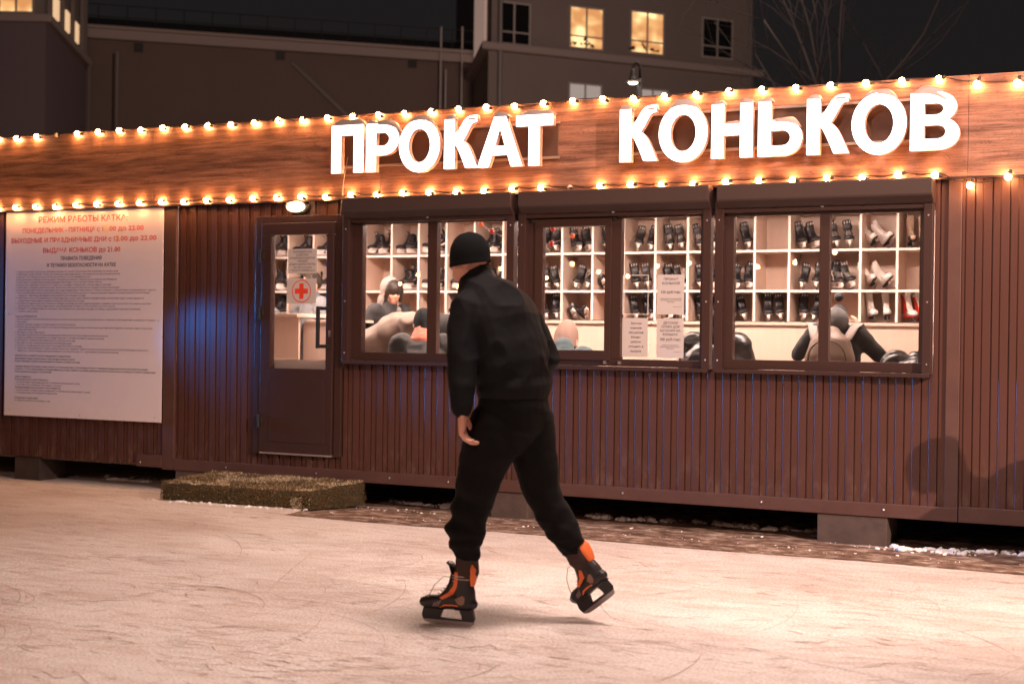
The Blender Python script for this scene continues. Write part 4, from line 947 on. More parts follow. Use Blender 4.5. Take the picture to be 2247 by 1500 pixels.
    if hair == 'scarf':
        g = MB(); g.ball(c+R3 @ V((.004, 0, .034)), (.098, .082, .094), R3, 18, 12)
        for sd in (-1, 1): g.loft([c+R3 @ V((.05, sd*.05, .085)), c+R3 @ V((.055, sd*.076, .01)), c+R3 @ V((.05, sd*.078, -.08))], [(.028, .014), (.03, .014), (.02, .012)], n=10)
        fuse('hair', g, mat('dark_hair', (.025, .015, .010), .5, bump=(60, .4)), t, .008, 2)
        g = MB(); g.ball(c+R3 @ V((-.035, 0, .030)), (.098, .096, .112), R3, 18, 12); g.ball(c+R3 @ V((-.055, 0, -.10)), (.075, .100, .10), R3, 16, 10); g.ball(c+R3 @ V((-.01, 0, -.17)), (.11, .125, .055), R3, 16, 10)
        fuse('headscarf', g, hatmat, t, .010, 2, folds(.007, 14, 14, 18, 3))
    if hair == 'long':
        g = MB()
        for sd in (-1, 1): g.loft([c+R3 @ V((.03, sd*.052, .10)), c+R3 @ V((.035, sd*.082, .02)), c+R3 @ V((.03, sd*.085, -.08)), c+R3 @ V((.03, sd*.075, -.19))], [(.03, .02), (.04, .018), (.04, .02), (.025, .015)], n=10)
        g.ball(c+R3 @ V((-.02, 0, .040)), (.102, .086, .100), R3, 18, 12)
        fuse('hair', g, mat('dark_hair', (.03, .018, .012), .5, stretch=(40, 40, 3), bump=(20, .4)), t, .009, 2)
    if face:
        for nm, off_, rr, mt_ in (('eye', .030, .0085, M['black']), ('eye', -.030, .0085, M['black'])):
            g = MB(); g.ball(c+R3 @ V((.079, off_, .002)), (.006, .012, .006), R3, 10, 6); g.obj(nm, mt_, t, smooth=True)
        g = MB(); g.ball(c+R3 @ V((.089, 0, -.068)), (.005, .016, .005), R3, 10, 6); g.obj('mouth', M['boot_tan'], t, smooth=True)
    return t
def stand(**k):
    J = dict(pelvis=(0, 0, .93), chest=(0, 0, 1.27), neck=(0, 0, 1.47), head=(0, .03, 1.60), shl=(-.19, 0, 1.41), shr=(.19, 0, 1.41), ell=(-.24, 0, 1.14), elr=(.24, 0, 1.14), wrl=(-.24, .08, .90), wrr=(.24, .08, .90),
             hpl=(-.09, 0, .90), hpr=(.09, 0, .90), knl=(-.10, .02, .49), knr=(.10, .02, .49), anl=(-.10, -.01, .08), anr=(.10, -.01, .08)); J.update(k); return J
def sit(**k):
    J = dict(sit=1, pelvis=(0, 0, .54), chest=(0, .08, .86), neck=(0, .13, 1.03), head=(0, .20, 1.14), shl=(-.19, .10, .98), shr=(.19, .10, .98), ell=(-.25, .20, .74), elr=(.25, .20, .74), wrl=(-.15, .38, .62), wrr=(.15, .38, .62),
             hpl=(-.09, .02, .52), hpr=(.09, .02, .52), knl=(-.12, .42, .50), knr=(.12, .42, .50), anl=(-.12, .40, .08), anr=(.12, .40, .08)); J.update(k); return J
def scale(J, s): return {k: (tuple(q*s for q in v_) if isinstance(v_, tuple) else v_) for k, v_ in J.items()}
C_ = lambda n, c, **k: mat(n, c, .8, bump=(200, .2), sheen=.1, **k)
M['dark_cloth'] = C_('charcoal_jacket_cloth', (.015, .014, .015)); M['beige_cloth'] = C_('beige_jacket_cloth', (.20, .145, .115)); M['grey_knit'] = C_('grey_sweater_knit', (.15, .155, .165)); M['teal_cloth'] = C_('teal_jacket_cloth', (.035, .065, .075))
M['rib_knit'] = mat('pink_beige_ribbed_knit', (.22, .14, .11), .9, bump=(250, .4)); M['hood_cloth'] = C_('pale_scarf_cloth', (.24, .20, .18)); M['puffer'] = mat('black_puffer_nylon', (.03, .027, .027), .3); M['jeans'] = C_('dark_denim', (.03, .035, .05))
M['pack'] = mat('brown_leather_backpack', (.15, .10, .075), .5, bump=(120, .15)); M['grey_hood'] = C_('grey_hood_cloth', (.085, .08, .08)); M['coral'] = C_('coral_collar_cloth', (.55, .16, .10))
FL = .30
person('seated woman in a pale headscarf and dark top behind the left window', (-6.90, 1.45, FL), -1.95, scale(stand(), .955), ((.15, 1, -.25), (0, 0, 1)), (M['dark_cloth'], M['jeans']), .95, hair='scarf', face=True, hat=None, hatmat=M['hood_cloth'])
person('person in a beige jacket bending forward behind the left window', (-6.80, .98, FL+.07), -1.35, stand(chest=(0, .30, 1.10), neck=(0, .52, 1.14), head=(0, .66, 1.10), shl=(-.2, .44, 1.13), shr=(.2, .44, 1.13), ell=(-.27, .50, .86), elr=(.27, .50, .86), wrl=(-.18, .66, .68), wrr=(.18, .66, .68)),
       ((0, 1, -.5), (0, .5, 1)), (M['beige_cloth'], M['beige_cloth']), 1.0, hat=.02, hatmat=M['dark_cloth'], girth=1.25, fold_fn=lambda p, n: .026*(1-abs(noise.noise(p*4.2))*2.2)+.010*noise.noise(p*11))
person('person in a black beanie and dark jacket with coral collar behind the left window', (-6.03, .55, FL+.07), .5, sit(), ((-.2, 1, -.35), (0, .2, 1)), (M['dark_cloth'], M['jeans']), 1.0, hat=.02, hatmat=M['knit_black'], collar=True, girth=1.15)
person('staff member in a grey sweater standing behind the counter', (-7.87, 1.62, FL), pi-.5, stand(elr=(.36, .10, 1.18), wrr=(.34, .30, 1.36), ell=(-.26, .05, 1.14)), ((0, 1, 0), (0, 0, 1)), (M['grey_knit'], M['jeans']), 1.0, hair='long', girth=1.05)
person('person in a ribbed pink-beige knit hat and teal jacket in the middle window', (-4.75, .62, FL-.07), .25, sit(head=(0, .22, 1.15), neck=(0, .08, 1.09), chest=(0, .02, .93), shl=(-.19, .05, 1.03), shr=(.19, .05, 1.03)), ((0, 1, -.75), (0, .6, 1)), (M['teal_cloth'], M['jeans']), 1.14, hat=.05, hatmat=M['rib_knit'])
person('person in a black hooded jacket low between the middle and right windows', (-3.44, .55, FL+.10), .0, sit(head=(-.02, .16, 1.10), neck=(0, .1, 1.0)), ((-.6, 1, -.5), (0, .3, 1)), (M['puffer'], M['jeans']), 1.0, hair='hood', hatmat=M['knit_black'], girth=1.3, top_fold=.01)
boy = person('boy in a dark jacket and pompom hat seen from behind in the right window', (-2.56, .98, FL-.02), .06, scale(stand(shl=(-.185, 0, 1.40), shr=(.185, 0, 1.40), ell=(-.37, .10, 1.20), elr=(.37, .10, 1.20), wrl=(-.165, .16, 1.42), wrr=(.165, .16, 1.42), head=(0, .10, 1.50), neck=(0, .03, 1.43)), .86),
       ((0, 1, -.1), (0, 0, 1)), (M['dark_cloth'], M['jeans']), .88, hair='pom', hat=.03, hatmat=M['dark_cloth'], hands={'l': ((.10, .06, 1), (1, .2, 0), .35), 'r': ((-.10, .06, 1), (-1, .2, 0), .35)}, girth=1.12, top_fold=.008)
g = MB(); g.ball((0, -.06, 1.30), (.105, .075, .11), n=18, k=12); g.ball((0, .0, 1.235), (.125, .09, .06), n=16, k=10); fuse('hood', g, M['grey_hood'], boy, .01, 3, folds(.004, 9, 9, 12, 4))
person('person in a shiny black puffer jacket bent low at the right window edge', (-1.76, .55, FL+.06), .5, sit(chest=(0, .18, .80), neck=(0, .34, .92), head=(0, .50, .80), shl=(-.19, .28, .90), shr=(.19, .28, .90)), ((0, 1, -.8), (0, .8, 1)), (M['puffer'], M['jeans']), 1.0, hat=.02, hatmat=M['knit_black'], girth=1.25,
       fold_fn=lambda p, n: .016*abs(sin((p.z*.8+p.y*.9)*42))**.6-.008)
bp = thing('backpack', 'brown leather backpack with pale straps on the back of the boy', 'backpack', (-2.565, .80, FL+.98)); bp.scale = (1.4, 1.3, 1.25)
g = MB(); g.loft([(0, 0, -.18), (0, -.01, -.10), (0, -.01, .02), (0, 0, .12), (0, .01, .17)], [(.130, .06), (.142, .085), (.138, .085), (.11, .07), (.06, .04)], hint=(1, 0, 0), n=20); fuse('bag', g, M['pack'], bp, .009, 4, folds(.004, 6, 6, 8, 9))
g = MB(); pts = [(cos(a)*.105, -.094+.012*abs(cos(a)), .0+sin(a)*.12 if a < pi and a > 0 else .0) for a in [pi*i/16 for i in range(17)]]; pts = [(-.110, -.088, -.15)]+[(-.108, -.086, -.05)]+pts[::-1][1:-1]+[(.108, -.086, -.05), (.110, -.088, -.15)]
g.tube(pts, .006, 6); g.obj('piping', mat('backpack_piping', (.10, .07, .05), .5), bp, smooth=True)
for s in (-1, 1):
    g = MB(); g.loft([(s*.09, .02, .13), (s*.115, .07, .20), (s*.13, .14, .225), (s*.13, .22, .19)], [(.026, .006)]*4, hint=(1, 0, 0), n=8); g.obj('strap', M['hood_cloth'], bp, smooth=True)

# ---------------------------------------------------------------- the skater
AX, BX = V((cos(YAW), sin(YAW), 0)), V((-sin(YAW), cos(YAW), 0))    # across and away, as surveyed from the rink
SO = V((-3.20, -3.95, 0))                                        # where he stands
def S_(px, py, b=0.0):                                            # survey of the figure: across/up in photo pixels, b metres farther away
    d = _v+(px-1123.5)/3120*_R-(py-750)/3120*_U; return CAM+d*(7.0+b)-SO
def D_(a, b, c): return AX*a+BX*b+V((0, 0, c))
sk = thing('person', 'man in black jacket, trousers and beanie skating past with orange-trimmed skates', 'person', SO)
LW = D_(-.65, -.75, 0)                                            # his left
FW = D_(-.75, .65, 0)                                             # his front
def lp(g, rows, hint=LW, n=20, **k): g.loft([S_(*r[:3]) for r in rows], [r[3] if isinstance(r[3], tuple) else (r[3], r[3]) for r in rows], hint=hint, n=n, **k)
# body
g = MB()
hc = S_(1028, 570, .06); hf = D_(-.95, .24, -.06)
head_mb(g, hc, hf, V((0, 0, 1))+AX*-.06, .95)
lp(g, [(1036, 585, .07, .058), (1044, 630, .07, .064), (1065, 690, .05, (.15, .09)), (1100, 780, .02, (.15, .10)), (1122, 880, 0, (.15, .11)), (1128, 930, 0, (.15, .11))])
lp(g, [(1022, 672, -.10, .045), (1015, 790, -.155, .038), (1013, 892, -.205, .030)]); lp(g, [(1145, 690, .17, .045), (1198, 792, .18, .038), (1150, 850, .30, .030)])
lp(g, [(1095, 930, -.06, .07), (1043, 1085, -.05, .052), (1026, 1205, -.03, .042), (1024, 1250, -.02, .036)]); lp(g, [(1155, 930, .06, .07), (1190, 1075, .1, .052), (1252, 1190, .1, .042), (1268, 1222, .1, .036)])
wr = S_(1016, 897, -.205)
hand_mb(g, wr, D_(-.03, .16, -.98), D_(.97, -.08, .10), .50, -1, 1.26, .7)
hand_mb(g, S_(1150, 850, .30), D_(-.8, .3, -.4), D_(-.3, -.6, -.5), .5, 1, 1.0)
fuse('body', g, M['skin'], sk, .0052, 2)
# jacket
g = MB()
lp(g, [(1129, 862, 0, (.208, .160)), (1128, 850, 0, (.216, .165)), (1125, 830, .0, (.206, .157)), (1120, 800, .0, (.222, .168)), (1110, 765, .01, (.226, .172)), (1097, 715, .03, (.232, .172)), (1080, 678, .05, (.226, .155)), (1064, 650, .06, (.19, .135)), (1050, 627, .07, (.125, .105)), (1046, 608, .075, (.083, .083)), (1046, 594, .080, (.072, .074))], n=28)
lp(g, [(1042, 664, -.02, .085), (1024, 678, -.09, .084), (1017, 730, -.12, .079), (1015, 790, -.155, .073), (1014, 850, -.19, .065), (1013, 895, -.205, .053)], n=18)
lp(g, [(1112, 668, .13, .095), (1142, 690, .17, .088), (1172, 740, .18, .080), (1195, 790, .18, .072), (1176, 828, .24, .064), (1152, 850, .29, .052)], n=18)
def jf(p, n):
    w_ = p+SO; r = (w_-CAM); h = p.z; a = p.dot(AX)
    f1 = noise.noise(V((a*5.0-h*4.5, p.dot(BX)*5, h*5.5+a*6.0)))       # drag folds running from the shoulder down across the back
    rid = (1-abs(f1)*2.4)
    low = noise.noise(V((a*4, p.dot(BX)*4+3, h*16)))                   # creases gathered above the hem and at the elbow
    k = max(0, min(1, (1.30-h)*3))
    fine = noise.noise(V((a*22, p.dot(BX)*22, h*26)))
    right = max(0, min(1, (a+.05)*5))
    hem = max(0, min(1, (h-1.165)*14))
    return ((.006+.007*right)*rid+.011*low*k)*hem+.0016*fine
fuse('jacket', g, M['black_cloth'], sk, .0065, 4, jf)
# trousers
g = MB()
lp(g, [(1127, 845, 0, (.183, .138)), (1127, 890, 0, (.200, .153)), (1124, 935, 0, (.18, .145)), (1121, 950, .01, (.13, .12))], n=24)
lp(g, [(1092, 920, -.06, (.128, .125)), (1072, 985, -.05, .130), (1056, 1030, -.04, .112), (1045, 1075, -.04, .100), (1041, 1098, -.03, .090), (1028, 1122, -.03, .095), (1030, 1140, -.03, .082), (1020, 1158, -.02, .095), (1028, 1178, -.02, .078), (1022, 1190, -.02, .080), (1027, 1205, -.02, .062)], n=20)
lp(g, [(1158, 920, .06, (.125, .125)), (1170, 985, .08, .112), (1180, 1030, .09, .104), (1188, 1072, .10, .092), (1204, 1108, .10, .084), (1216, 1126, .10, .090), (1228, 1144, .10, .080), (1236, 1160, .10, .086), (1246, 1178, .10, .074), (1253, 1194, .10, .064)], n=20)
def tf(p, n):
    h = p.z; a = p.dot(AX); b = p.dot(BX); k = max(.15, min(1, (.62-h)*3.2))
    c = 1-abs(noise.noise(V((a*5, b*5, h*17+a*5))))*2.3
    l = 1-abs(noise.noise(V((a*7+h*2.0, b*7, h*3.5))))*2.2
    return .0165*c*k+.0065*l*(1-.5*k)+.0012*noise.noise(V((a*24, b*24, h*24)))
fuse('trousers', g, M['black_trousers'], sk, .0075, 4, tf)
for rows in ([(1025, 1180, -.02, .058), (1025, 1215, -.02, .056), (1025, 1255, -.02, .060)], [(1247, 1180, .1, .056), (1256, 1198, .1, .054), (1272, 1226, .1, .058)]):
    g = MB(); lp(g, rows, n=18); g.obj('sock', M['sock'], sk, smooth=True)
# beanie: fine-knit cap pulled over the ears, folded edge slanting down to the front
f = hf.normalized(); u = V((0, 0, 1))+AX*-.06; u = (u-f*u.dot(f)).normalized(); l = u.cross(f); R3 = Matrix((f, l, u)).transposed()
g = MB(); n, kk = 72, 18; vs = []; fs = []
for i in range(kk+1):
    tt = i/kk
    for j in range(n):
        a = 2*pi*j/n; rr = (1-max(0, (tt-.22)/.78)**2.35)**.5 if tt < 1 else .001
        rib = 1+.004*(1 if j % 2 else -1); lump = 1+.014*noise.noise(V((cos(a)*1.6, sin(a)*1.6, tt*2.2)))
        edge = -.026-.010*cos(a)
        z = edge*(1-tt)+.140*tt
        roll = .003*sin(min(1, tt*9)*pi) if tt < .12 else 0
        vs.append(hc+R3 @ V(((-.008+(.103+roll)*rr*cos(a)*rib*lump), (.087+roll)*rr*sin(a)*rib*lump, z)))
for i in range(kk):
    for j in range(n): fs.append((i*n+j, i*n+(j+1) % n, (i+1)*n+(j+1) % n, (i+1)*n+j))
g.add(vs, fs); g.obj('beanie', M['knit_black'], sk, smooth=True)
# his skates
def worn_skate():
    t = bpy.data.objects.new('ice_skate', None); link(t, sk)
    b = fuse('boot', skate_boot_mb('hockey'), M['boot'], t, .0045, 3); bv = bvh_of(b.data)
    tongue_mb(.318).obj('tongue', M['boot'], t, smooth=True)
    g = MB(); g.loft([(-.118, 0, .205), (-.121, 0, .25), (-.122, 0, .285), (-.122, 0, .312)], [(.026, .010), (.038, .016), (.042, .018), (.034, .010)], hint=(0, 1, 0), n=12); g.obj('tendon_guard', M['orange'], t, smooth=True)
    holder_mb('hockey').obj('blade_holder', M['holder_black'], t, bevel=.0025); blade_mb('hockey').obj('blade', M['blade'], t)
    for s in (-1, 1):
        decal('stripe', [(.052, .132), (.002, .162), (-.020, .196), (-.030, .240), (-.032, .272), (-.052, .272), (-.052, .240), (-.042, .192), (-.018, .150), (.036, .122)], bv, s, M['orange'], t)
        decal('side_panel', [(-.032, .128), (-.075, .150), (-.088, .140), (-.086, .110), (-.070, .098), (-.050, .104)], bv, s, M['boot_tan'], t)
        decal('arch_stripe', [(.052, .076), (.020, .090), (-.020, .093), (-.052, .090), (-.052, .096), (-.020, .100), (.024, .098), (.048, .082)], bv, s, M['orange'], t)
        for k in range(3): decal('vent', [(.040+.014*k, .118-.006*k), (.055+.014*k, .084-.002*k), (.062+.014*k, .086-.002*k), (.047+.014*k, .119-.006*k)], bv, s, M['boot_grey'], t)
    lacing(t, 'hockey', M['lace'])
    g = MB()
    for z in (.238, .252):
        pts = []
        for i in range(19):
            a = 2*pi*i/18; pts.append((-.062+.060*cos(a), .0475*sin(a), z+.004*cos(a)))
        g.tube(pts, .0026, 5)
    g.tube([(-.002, .02, .24), (.03, .035, .245), (.075, .045, .20), (.10, .045, .15), (.115, .035, .128)], .0022, 5); g.obj('tied_lace', M['lace'], t, smooth=True)
    return t
def place(o, p, t, s):
    t = t.normalized(); s = (s-t*s.dot(t)).normalized(); y = s.cross(t); m_ = Matrix((t, y, s)).transposed().to_4x4(); m_.translation = p; o.matrix_local = m_
s1 = worn_skate(); s2 = clone(s1, sk)
p1 = S_(990, 1360, 0); p1.z = .0155
place(s1, p1, D_(-.93, .34, .0), D_(-.03, 0, 1)); s1.scale = (.96, .96, .93)
place(s2, S_(1318, 1318, .10), D_(-.50, .66, -.55), D_(-.50, .17, .82)); s2.scale = (.96, .96, .93)

# ---------------------------------------------------------------- town behind
M['stucco'] = mat('grey_stucco', (.30, .25, .235), .9, noise_=(.5, .7, (.26, .215, .20)), bump=(30, .1)); M['stucco_dark'] = mat('brown_stucco', (.22, .165, .145), .9, noise_=(.4, .8, (.18, .13, .115)), bump=(30, .1))
M['cornice'] = mat('pale_cornice', (.42, .35, .33), .8); M['dark_glass'] = mat('dark_window_glass', (.012, .012, .013), .15); M['win_frame'] = mat('white_window_frame', (.50, .45, .43), .6)
M['roof_metal'] = mat('dark_roof_sheet', (.03, .026, .025), .6); M['pipe'] = mat('zinc_downpipe', (.35, .32, .32), .45, .6)
def lit(c, s):
    key = f'lit_room_{s}_{c[2]}'
    return M.setdefault(key, mat(key, (.5, .4, .3), .6, emit=c, estr=s))
def at(px, py, Z): d = _v+(px-1123.5)/3120*_R-(py-750)/3120*_U; return CAM+d*Z
def facade_frame(p0, p1):                                          # local frame: x along the wall, y into the building
    d = V((p1.x-p0.x, p1.y-p0.y, 0)); L = d.length; d.normalize(); return V((p0.x, p0.y, 0)), math.atan2(d.y, d.x), L
def wind(parent, x, z, w_, h, mt_glass, mull=(.5,), trans=.33, y=0.0, deep=True):
    o = bpy.data.objects.new('window', None); link(o, parent); o.location = (x, y, z)
    g = MB(); g.box(0, w_, -.012, .0, 0, h); g.obj('pane', mt_glass, o)
    g = MB(); f_ = .055
    for a in ((-f_, 0, -f_, h+f_), (w_, w_+f_, -f_, h+f_), (0, w_, -f_, 0), (0, w_, h, h+f_)): g.box(a[0], a[1], -.04, .005, a[2], a[3])
    for m_ in mull: g.box(w_*m_-.03, w_*m_+.03, -.035, -.013, 0, h)
    if trans: g.box(0, w_, -.034, -.0125, h*trans-.025, h*trans+.025)
    g.obj('frame', M['win_frame'], o); return o
# right wing
A0 = at(1063, 739, 45.); A1 = at(1645, 747, 49.0); o0, ang, L = facade_frame(A0, A1)
rb = thing('apartment_building', 'grey building with warm lit upper windows standing behind the sign', 'building', o0, ang)
zc = 10.45
_sd = AX*-.115+BX*.993; sdx, sdy = _sd.x*cos(ang)+_sd.y*sin(ang), -_sd.x*sin(ang)+_sd.y*cos(ang)
def plan(e): return [(-e*1.2, -e), (L+e, -e), (L+e, 16), (sdx*16-e*1.2, sdy*16)]
g = MB(); g.prism(plan(0), 'z', -.02, zc); g.obj('lower_wall', M['stucco'], rb); g = MB(); g.prism(plan(-.12), 'z', zc+.25, 22); g.obj('upper_wall', M['stucco'], rb)
g = MB(); g.prism(plan(.28), 'z', zc, zc+.25); g.obj('cornice', M['cornice'], rb, bevel=.05)
warm = (1.0, .52, .18)
def px2(px, py):                                                   # pixel to wall coordinates of the right wing
    d = _v+(px-1123.5)/3120*_R-(py-750)/3120*_U; n_ = V((-sin(ang), cos(ang), 0)); t = (o0-CAM).dot(n_)/d.dot(n_); p = CAM+d*t-o0
    return p.dot(V((cos(ang), sin(ang), 0))), p.z
def room_mat(nm, seed):
    mt = mat(nm, (.5, .4, .3), .6); nt = mt.node_tree; b = nt.nodes['Principled BSDF']; tc = nt.nodes.new('ShaderNodeTexCoord')
    mp = nt.nodes.new('ShaderNodeMapping'); mp.inputs['Scale'].default_value = (.9, 1, 1.3); mp.inputs['Location'].default_value = (seed, 0, seed); nt.links.new(tc.outputs['Object'], mp.inputs[0])
    n_ = nt.nodes.new('ShaderNodeTexNoise'); n_.inputs['Scale'].default_value = 1.6; n_.inputs['Detail'].default_value = 1; nt.links.new(mp.outputs[0], n_.inputs['Vector'])
    r = nt.nodes.new('ShaderNodeValToRGB'); e = r.color_ramp.elements; e[0].position = .40; e[0].color = (.72, .30, .09, 1); e[1].position = .66; e[1].color = (1.7, 1.2, .55, 1); q = e.new(.52); q.color = (.95, .50, .18, 1)
    nt.links.new(n_.outputs[0], r.inputs[0]); nt.links.new(r.outputs[0], b.inputs['Emission Color']); b.inputs['Emission Strength'].default_value = .95; return mt
for i, ((x0, y0, x1, y1), k) in enumerate((((1099, 4, 1163, 98), 'dark'), ((1256, 14, 1324, 108), 'lit'), ((1390, 24, 1457, 119), 'lit'), ((1547, 40, 1608, 128), 'dark'), ((1250, 184, 1316, 285), 'pale'), ((1400, 196, 1462, 290), 'pale'), ((1100, 172, 1160, 262), 'none'))):
    if k == 'none': continue
    a, zt = px2(x0, y0); b, zb = px2(x1, y1)
    mg = M['dark_glass'] if k == 'dark' else (room_mat(f'lit_room_{i}', i*3.1) if k == 'lit' else lit((.62, .56, .52), .42))
    yw = .12 if zb > zc else 0
    wo = wind(rb, a, zb, b-a, zt-zb, mg, (.5,), .28 if k != 'pale' else 0, yw)
    if k == 'lit':
        for q in range(3):
            g = MB(); rq = random.Random(i*9+q); xx = .12+.33*q+rq.uniform(-.08, .08)
            for _ in range(9): g.ball((xx+rq.gauss(0, .07), -.045, .06+rq.random()*(.10+.16*(q == 1))), rq.uniform(.02, .05), n=6, k=4)
            g.obj('pot_plant', M['roof_metal'], wo)
for xx in (.35, L-.2):
    g = MB(); g.tube([(xx, -.12, 0), (xx, -.12, 21)], .07, 8); g.obj('downpipe', M['pipe'], rb)
SM = Matrix(((sdx, sdy, 0), (sdy, -sdx, 0), (0, 0, 1))).to_4x4()      # frame along the receding side: x runs back, y outward
g = MB(); g.box(1.3, 5.2, -.02, .06, zc+.6, 21, SM); g.obj('side_glazing', lit((.80, .52, .42), .30), rb)
g = MB()
for k in range(4): g.box(1.3+k*1.25, 1.42+k*1.25, .061, .10, zc+.6, 21, SM)
for k in range(4): g.box(1.3, 5.2, .062, .11, zc+1.6+k*2.2, zc+1.72+k*2.2, SM)
g.obj('side_mullion', M['win_frame'], rb)
# middle block
B0 = at(185, 727, 47.); B1 = at(1035, 738, 50.5); o1, an1, L1 = facade_frame(B0, B1)
mb_ = thing('courtyard_building', 'low dark brown building with pale cornice and roof railing across the courtyard', 'building', o1, an1)
zm = 11.05
g = MB(); g.box(-1, L1+2, 0, 12, -.02, zm); g.obj('wall', M['stucco_dark'], mb_)
g = MB(); g.box(-1.2, L1+2, -.35, .1, zm, zm+.30); g.box(-1.2, L1+2, -.5, .1, zm+.302, zm+.40); g.obj('cornice', M['cornice'], mb_)
g = MB(); g.add([(-1.3, -.55, zm+.41), (L1+2, -.55, zm+.41), (L1+2, 6, zm+2.0), (-1.3, 6, zm+2.0)], [(0, 1, 2, 3)]); g.add([(-1.3, 6.01, zm+2.0), (L1+2, 6.01, zm+2.0), (L1+2, 12, zm+.4), (-1.3, 12, zm+.4)], [(0, 1, 2, 3)]); g.obj('roof', M['roof_metal'], mb_)
g = MB()
for k in range(17): x = -.6+k*.92; g.tube([(x, -.2, zm+.45), (x, -.2, zm+1.15)], .018, 5)
for z in (.75, 1.14): g.tube([(-.6, -.2, zm+z), (L1+1.5, -.2, zm+z)], .016, 5)
g.obj('roof_railing', M['roof_metal'], mb_)
def px3(px, py):
    d = _v+(px-1123.5)/3120*_R-(py-750)/3120*_U; n_ = V((-sin(an1), cos(an1), 0)); t = (o1-CAM).dot(n_)/d.dot(n_); p = CAM+d*t-o1
    return p.dot(V((cos(an1), sin(an1), 0))), p.z
for q in ((294, 95, 314, 116), (605, 111, 625, 133), (895, 131, 914, 150)):
    a, zt = px3(q[0], q[1]); b, zb = px3(q[2], q[3]); g = MB(); g.box(a, b, -.03, .0, zb, zt); g.obj('vent', M['roof_metal'], mb_)
for a, b in (((258, 120), (252, 300)), ((962, 65), (952, 250)), ((1008, 65), (1003, 260)), ((972, 158), (968, 250))):
    xa, za = px3(*a); xb, zb = px3(*b); g = MB(); g.tube([(xa, -.45, za), (xa, -.45, zb-3)], .04, 8); g.obj('downpipe', M['pipe'], mb_)
xa, za = px3(640, 138); xb, zb = px3(755, 250); g = MB(); g.tube([(xa, -.08, za), (xb, -.08, zb), (xb+1.2, -.08, zb-1.2)], .07, 6); g.obj('sloping_pipe', M['pipe'], mb_)
# left wing
C0 = at(-240, 720, 40.); C1 = at(92, 726, 40.0); o2, an2, L2 = facade_frame(C0, C1)
lb_ = thing('apartment_building', 'dark violet-grey building at the left with curtained lit windows', 'building', o2, an2)
zl = 10.05
sx2, sy2 = -.128, .992
def plan2(e): return [(0, -e), (L2+e, -e), (L2+e+sx2*6.6, sy2*6.6), (0, sy2*6.6)]
g = MB(); g.prism(plan2(0), 'z', -.02, zl); g.obj('lower_wall', mat('violet_grey_stucco', (.20, .16, .175), .9, bump=(30, .1)), lb_); g = MB(); g.prism(plan2(-.1), 'z', zl+.22, 20); g.obj('upper_wall', M['stucco'], lb_)
g = MB(); g.prism(plan2(.22), 'z', zl, zl+.22); g.obj('cornice', M['cornice'], lb_, bevel=.04)
wind(lb_, L2-1.32, zl+.34, .90, 1.5, room_mat('lit_curtains', 9.2), (.5,), 0, .1)
S2 = Matrix.Translation((L2, 0, 0)) @ Matrix(((sx2, sy2, 0), (sy2, -sx2, 0), (0, 0, 1))).to_4x4()
for k, y0 in enumerate((1.3, 3.0, 4.6)):
    g = MB(); g.box(y0, y0+.55, -.06, .03, zl+.45, zl+1.05, S2); g.obj('side_window', lit((1, .62, .34), .8), lb_)
g = MB()
for y in (.5, 2.4, 4.1, 5.8, 6.4): g.box(y, y+.12, -.06, .06, zl+.25, 19, S2)
g.obj('side_pilaster', M['stucco'], lb_)
g = MB(); g.tube([(L2+sx2*6.6+.15, 6.4, 0), (L2+sx2*6.6+.15, 6.4, zl)], .05, 6); g.obj('downpipe', M['pipe'], lb_)
# street lamp behind the kiosk
lpz = 21.; lo = at(1396, 740, lpz); lo.z = 0
sl_ = thing('street_lamp', 'goose-neck street lamp with a lit white shade behind the sign', 'street lamp', lo, YAW)
hh = at(1396, 136, lpz).z; ls = at(1387, 180, lpz).z
g = MB(); g.lathe([(.09, 0), (.07, .4), (.045, .5), (.035, hh-.25)], n=12); g.obj('post', M['black'], sl_, smooth=True)
g = MB(); pts = [(-.05+.05*cos(a), 0, hh-.1+.09*sin(a)) for a in [pi*i/10 for i in range(11)]]; g.tube([(0, 0, hh-.3)]+pts+[(-.10, 0, ls+.18)], .018, 8); g.obj('arm', M['black'], sl_, smooth=True)
g = MB(); g.lathe([(.015, .20), (.035, .17), (.045, .10), (.06, .05), (.10, .01), (.09, .0)], (-.10, 0, ls), 16); g.obj('shade', M['black'], sl_, smooth=True)
g = MB(); g.ball((-.10, 0, ls-.01), (.075, .075, .03), n=14, k=8); g.obj('lit_lens', mat('lit_lens', (1, 1, .9), .3, emit=(1, .92, .75), estr=7), sl_, smooth=True)
g = MB(); g.lathe([(.115, -.012), (.125, -.004), (.09, .008)], (-.10, 0, ls), 18); g.obj('rim', M['shelf_edge'], sl_, smooth=True)
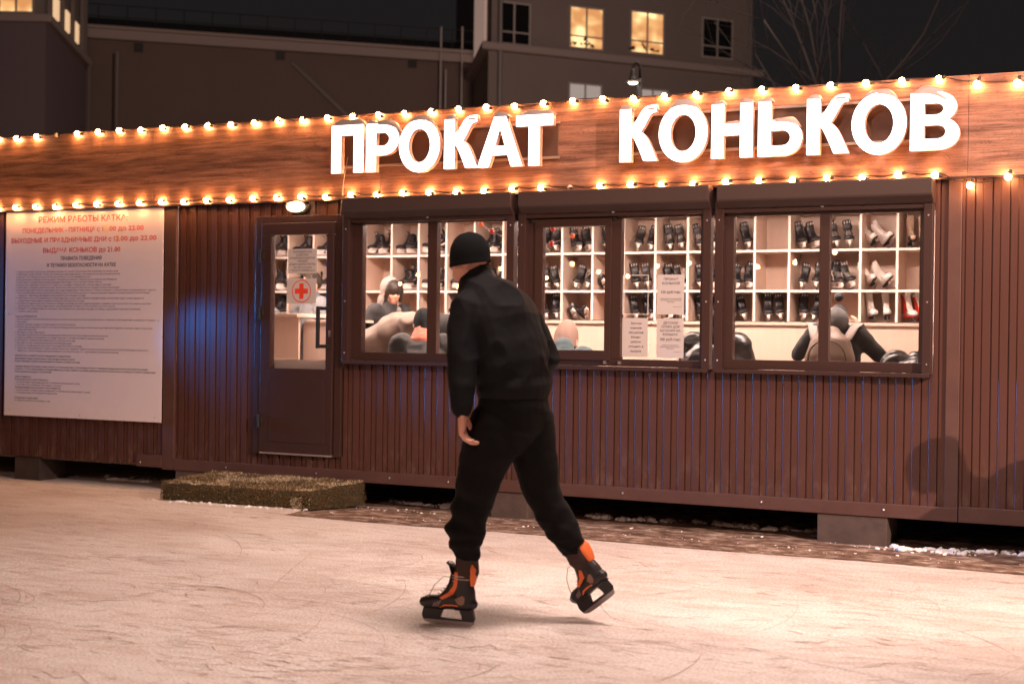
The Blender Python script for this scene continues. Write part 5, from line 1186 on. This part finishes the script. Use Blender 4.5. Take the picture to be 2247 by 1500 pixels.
# bare tree to the right
to = at(1795, 745, 27.); to.z = 0
tr = thing('bare_tree', 'leafless tree with thin spreading branches against the night sky', 'tree', to)
M['bark'] = mat('dark_bark', (.013, .010, .010), .9, bump=(20, .4)); g1, g2 = MB(), MB(); rb_ = random.Random(21)
def branch(p, d, L_, r, lev):
    pts = [p.copy()]; dd = d.normalized(); n = 6
    for i in range(n):
        dd = (dd+V((rb_.gauss(0, .10), rb_.gauss(0, .10), rb_.gauss(.03, .07)))).normalized(); pts.append(pts[-1]+dd*L_/n)
    (g1 if lev == 0 else g2).loft(pts, [r*(1-.6*i/n) for i in range(n+1)], n=7 if lev < 2 else 4, cap=False)
    if lev < 4:
        for k in range((8, 5, 3, 2)[lev]):
            i = rb_.randint(2, n) if lev else rb_.randint(3, n); a = rb_.random()*2*pi; o_ = dd.orthogonal().normalized(); o_.rotate(Matrix.Rotation(a, 3, dd))
            branch(pts[i], (dd*rb_.uniform(.55, 1)+o_*rb_.uniform(.5, .95)+V((0, 0, .12))), L_*rb_.uniform(.5, .75), r*(1-.6*i/n)*rb_.uniform(.45, .62), lev+1)
branch(V((0, 0, 0)), V((.03, 0, 1)), 5.6, .17, 0)
g1.obj('trunk', M['bark'], tr, smooth=True); g2.obj('branches', M['bark'], tr, smooth=True)

# passer-by just outside the right edge of the picture: only his shadow on the wall is seen

person('person in dark clothes bent forward beyond the right end of the cabin, shadow on wall', (.18, -1.28, 0), pi/2, stand(pelvis=(0, -.26, .92), chest=(0, -.02, 1.22), neck=(0, .14, 1.43), head=(0, .27, 1.53), shl=(-.18, .06, 1.37), shr=(.18, .06, 1.37), ell=(-.24, -.14, 1.16), elr=(.24, -.14, 1.16), wrl=(-.2, .0, .98), wrr=(.2, .0, .98), hpl=(-.09, -.26, .89), hpr=(.09, -.26, .89), knl=(-.1, -.12, .48), knr=(.1, -.12, .48), anl=(-.1, -.26, .08), anr=(.1, -.26, .08)), ((0, 1, -.3), (0, .3, 1)), (M['dark_cloth'], M['jeans']), 1.0, hat=.02, hatmat=M['knit_black'])

# more rink lights on the far side of the ice: only their reflections in the kiosk glass are seen
fl = thing('string_lights', 'distant row of rink lights seen only as small reflections in the window glass', 'string lights', (-16.5, -18, 2.6))
g = MB(); fp_ = [Vector((.72*k, .42*k, .12*sin(k*1.7)+.06*(k % 3))) for k in range(17)]; g.tube(fp_, .006, 5); g.obj('cable', M['cable'], fl)
for p in fp_: bo = bpy.data.objects.new('bulb', BM['on']); link(bo, fl); bo.location = p; bo.scale = (1.5, 1.5, 1.5)
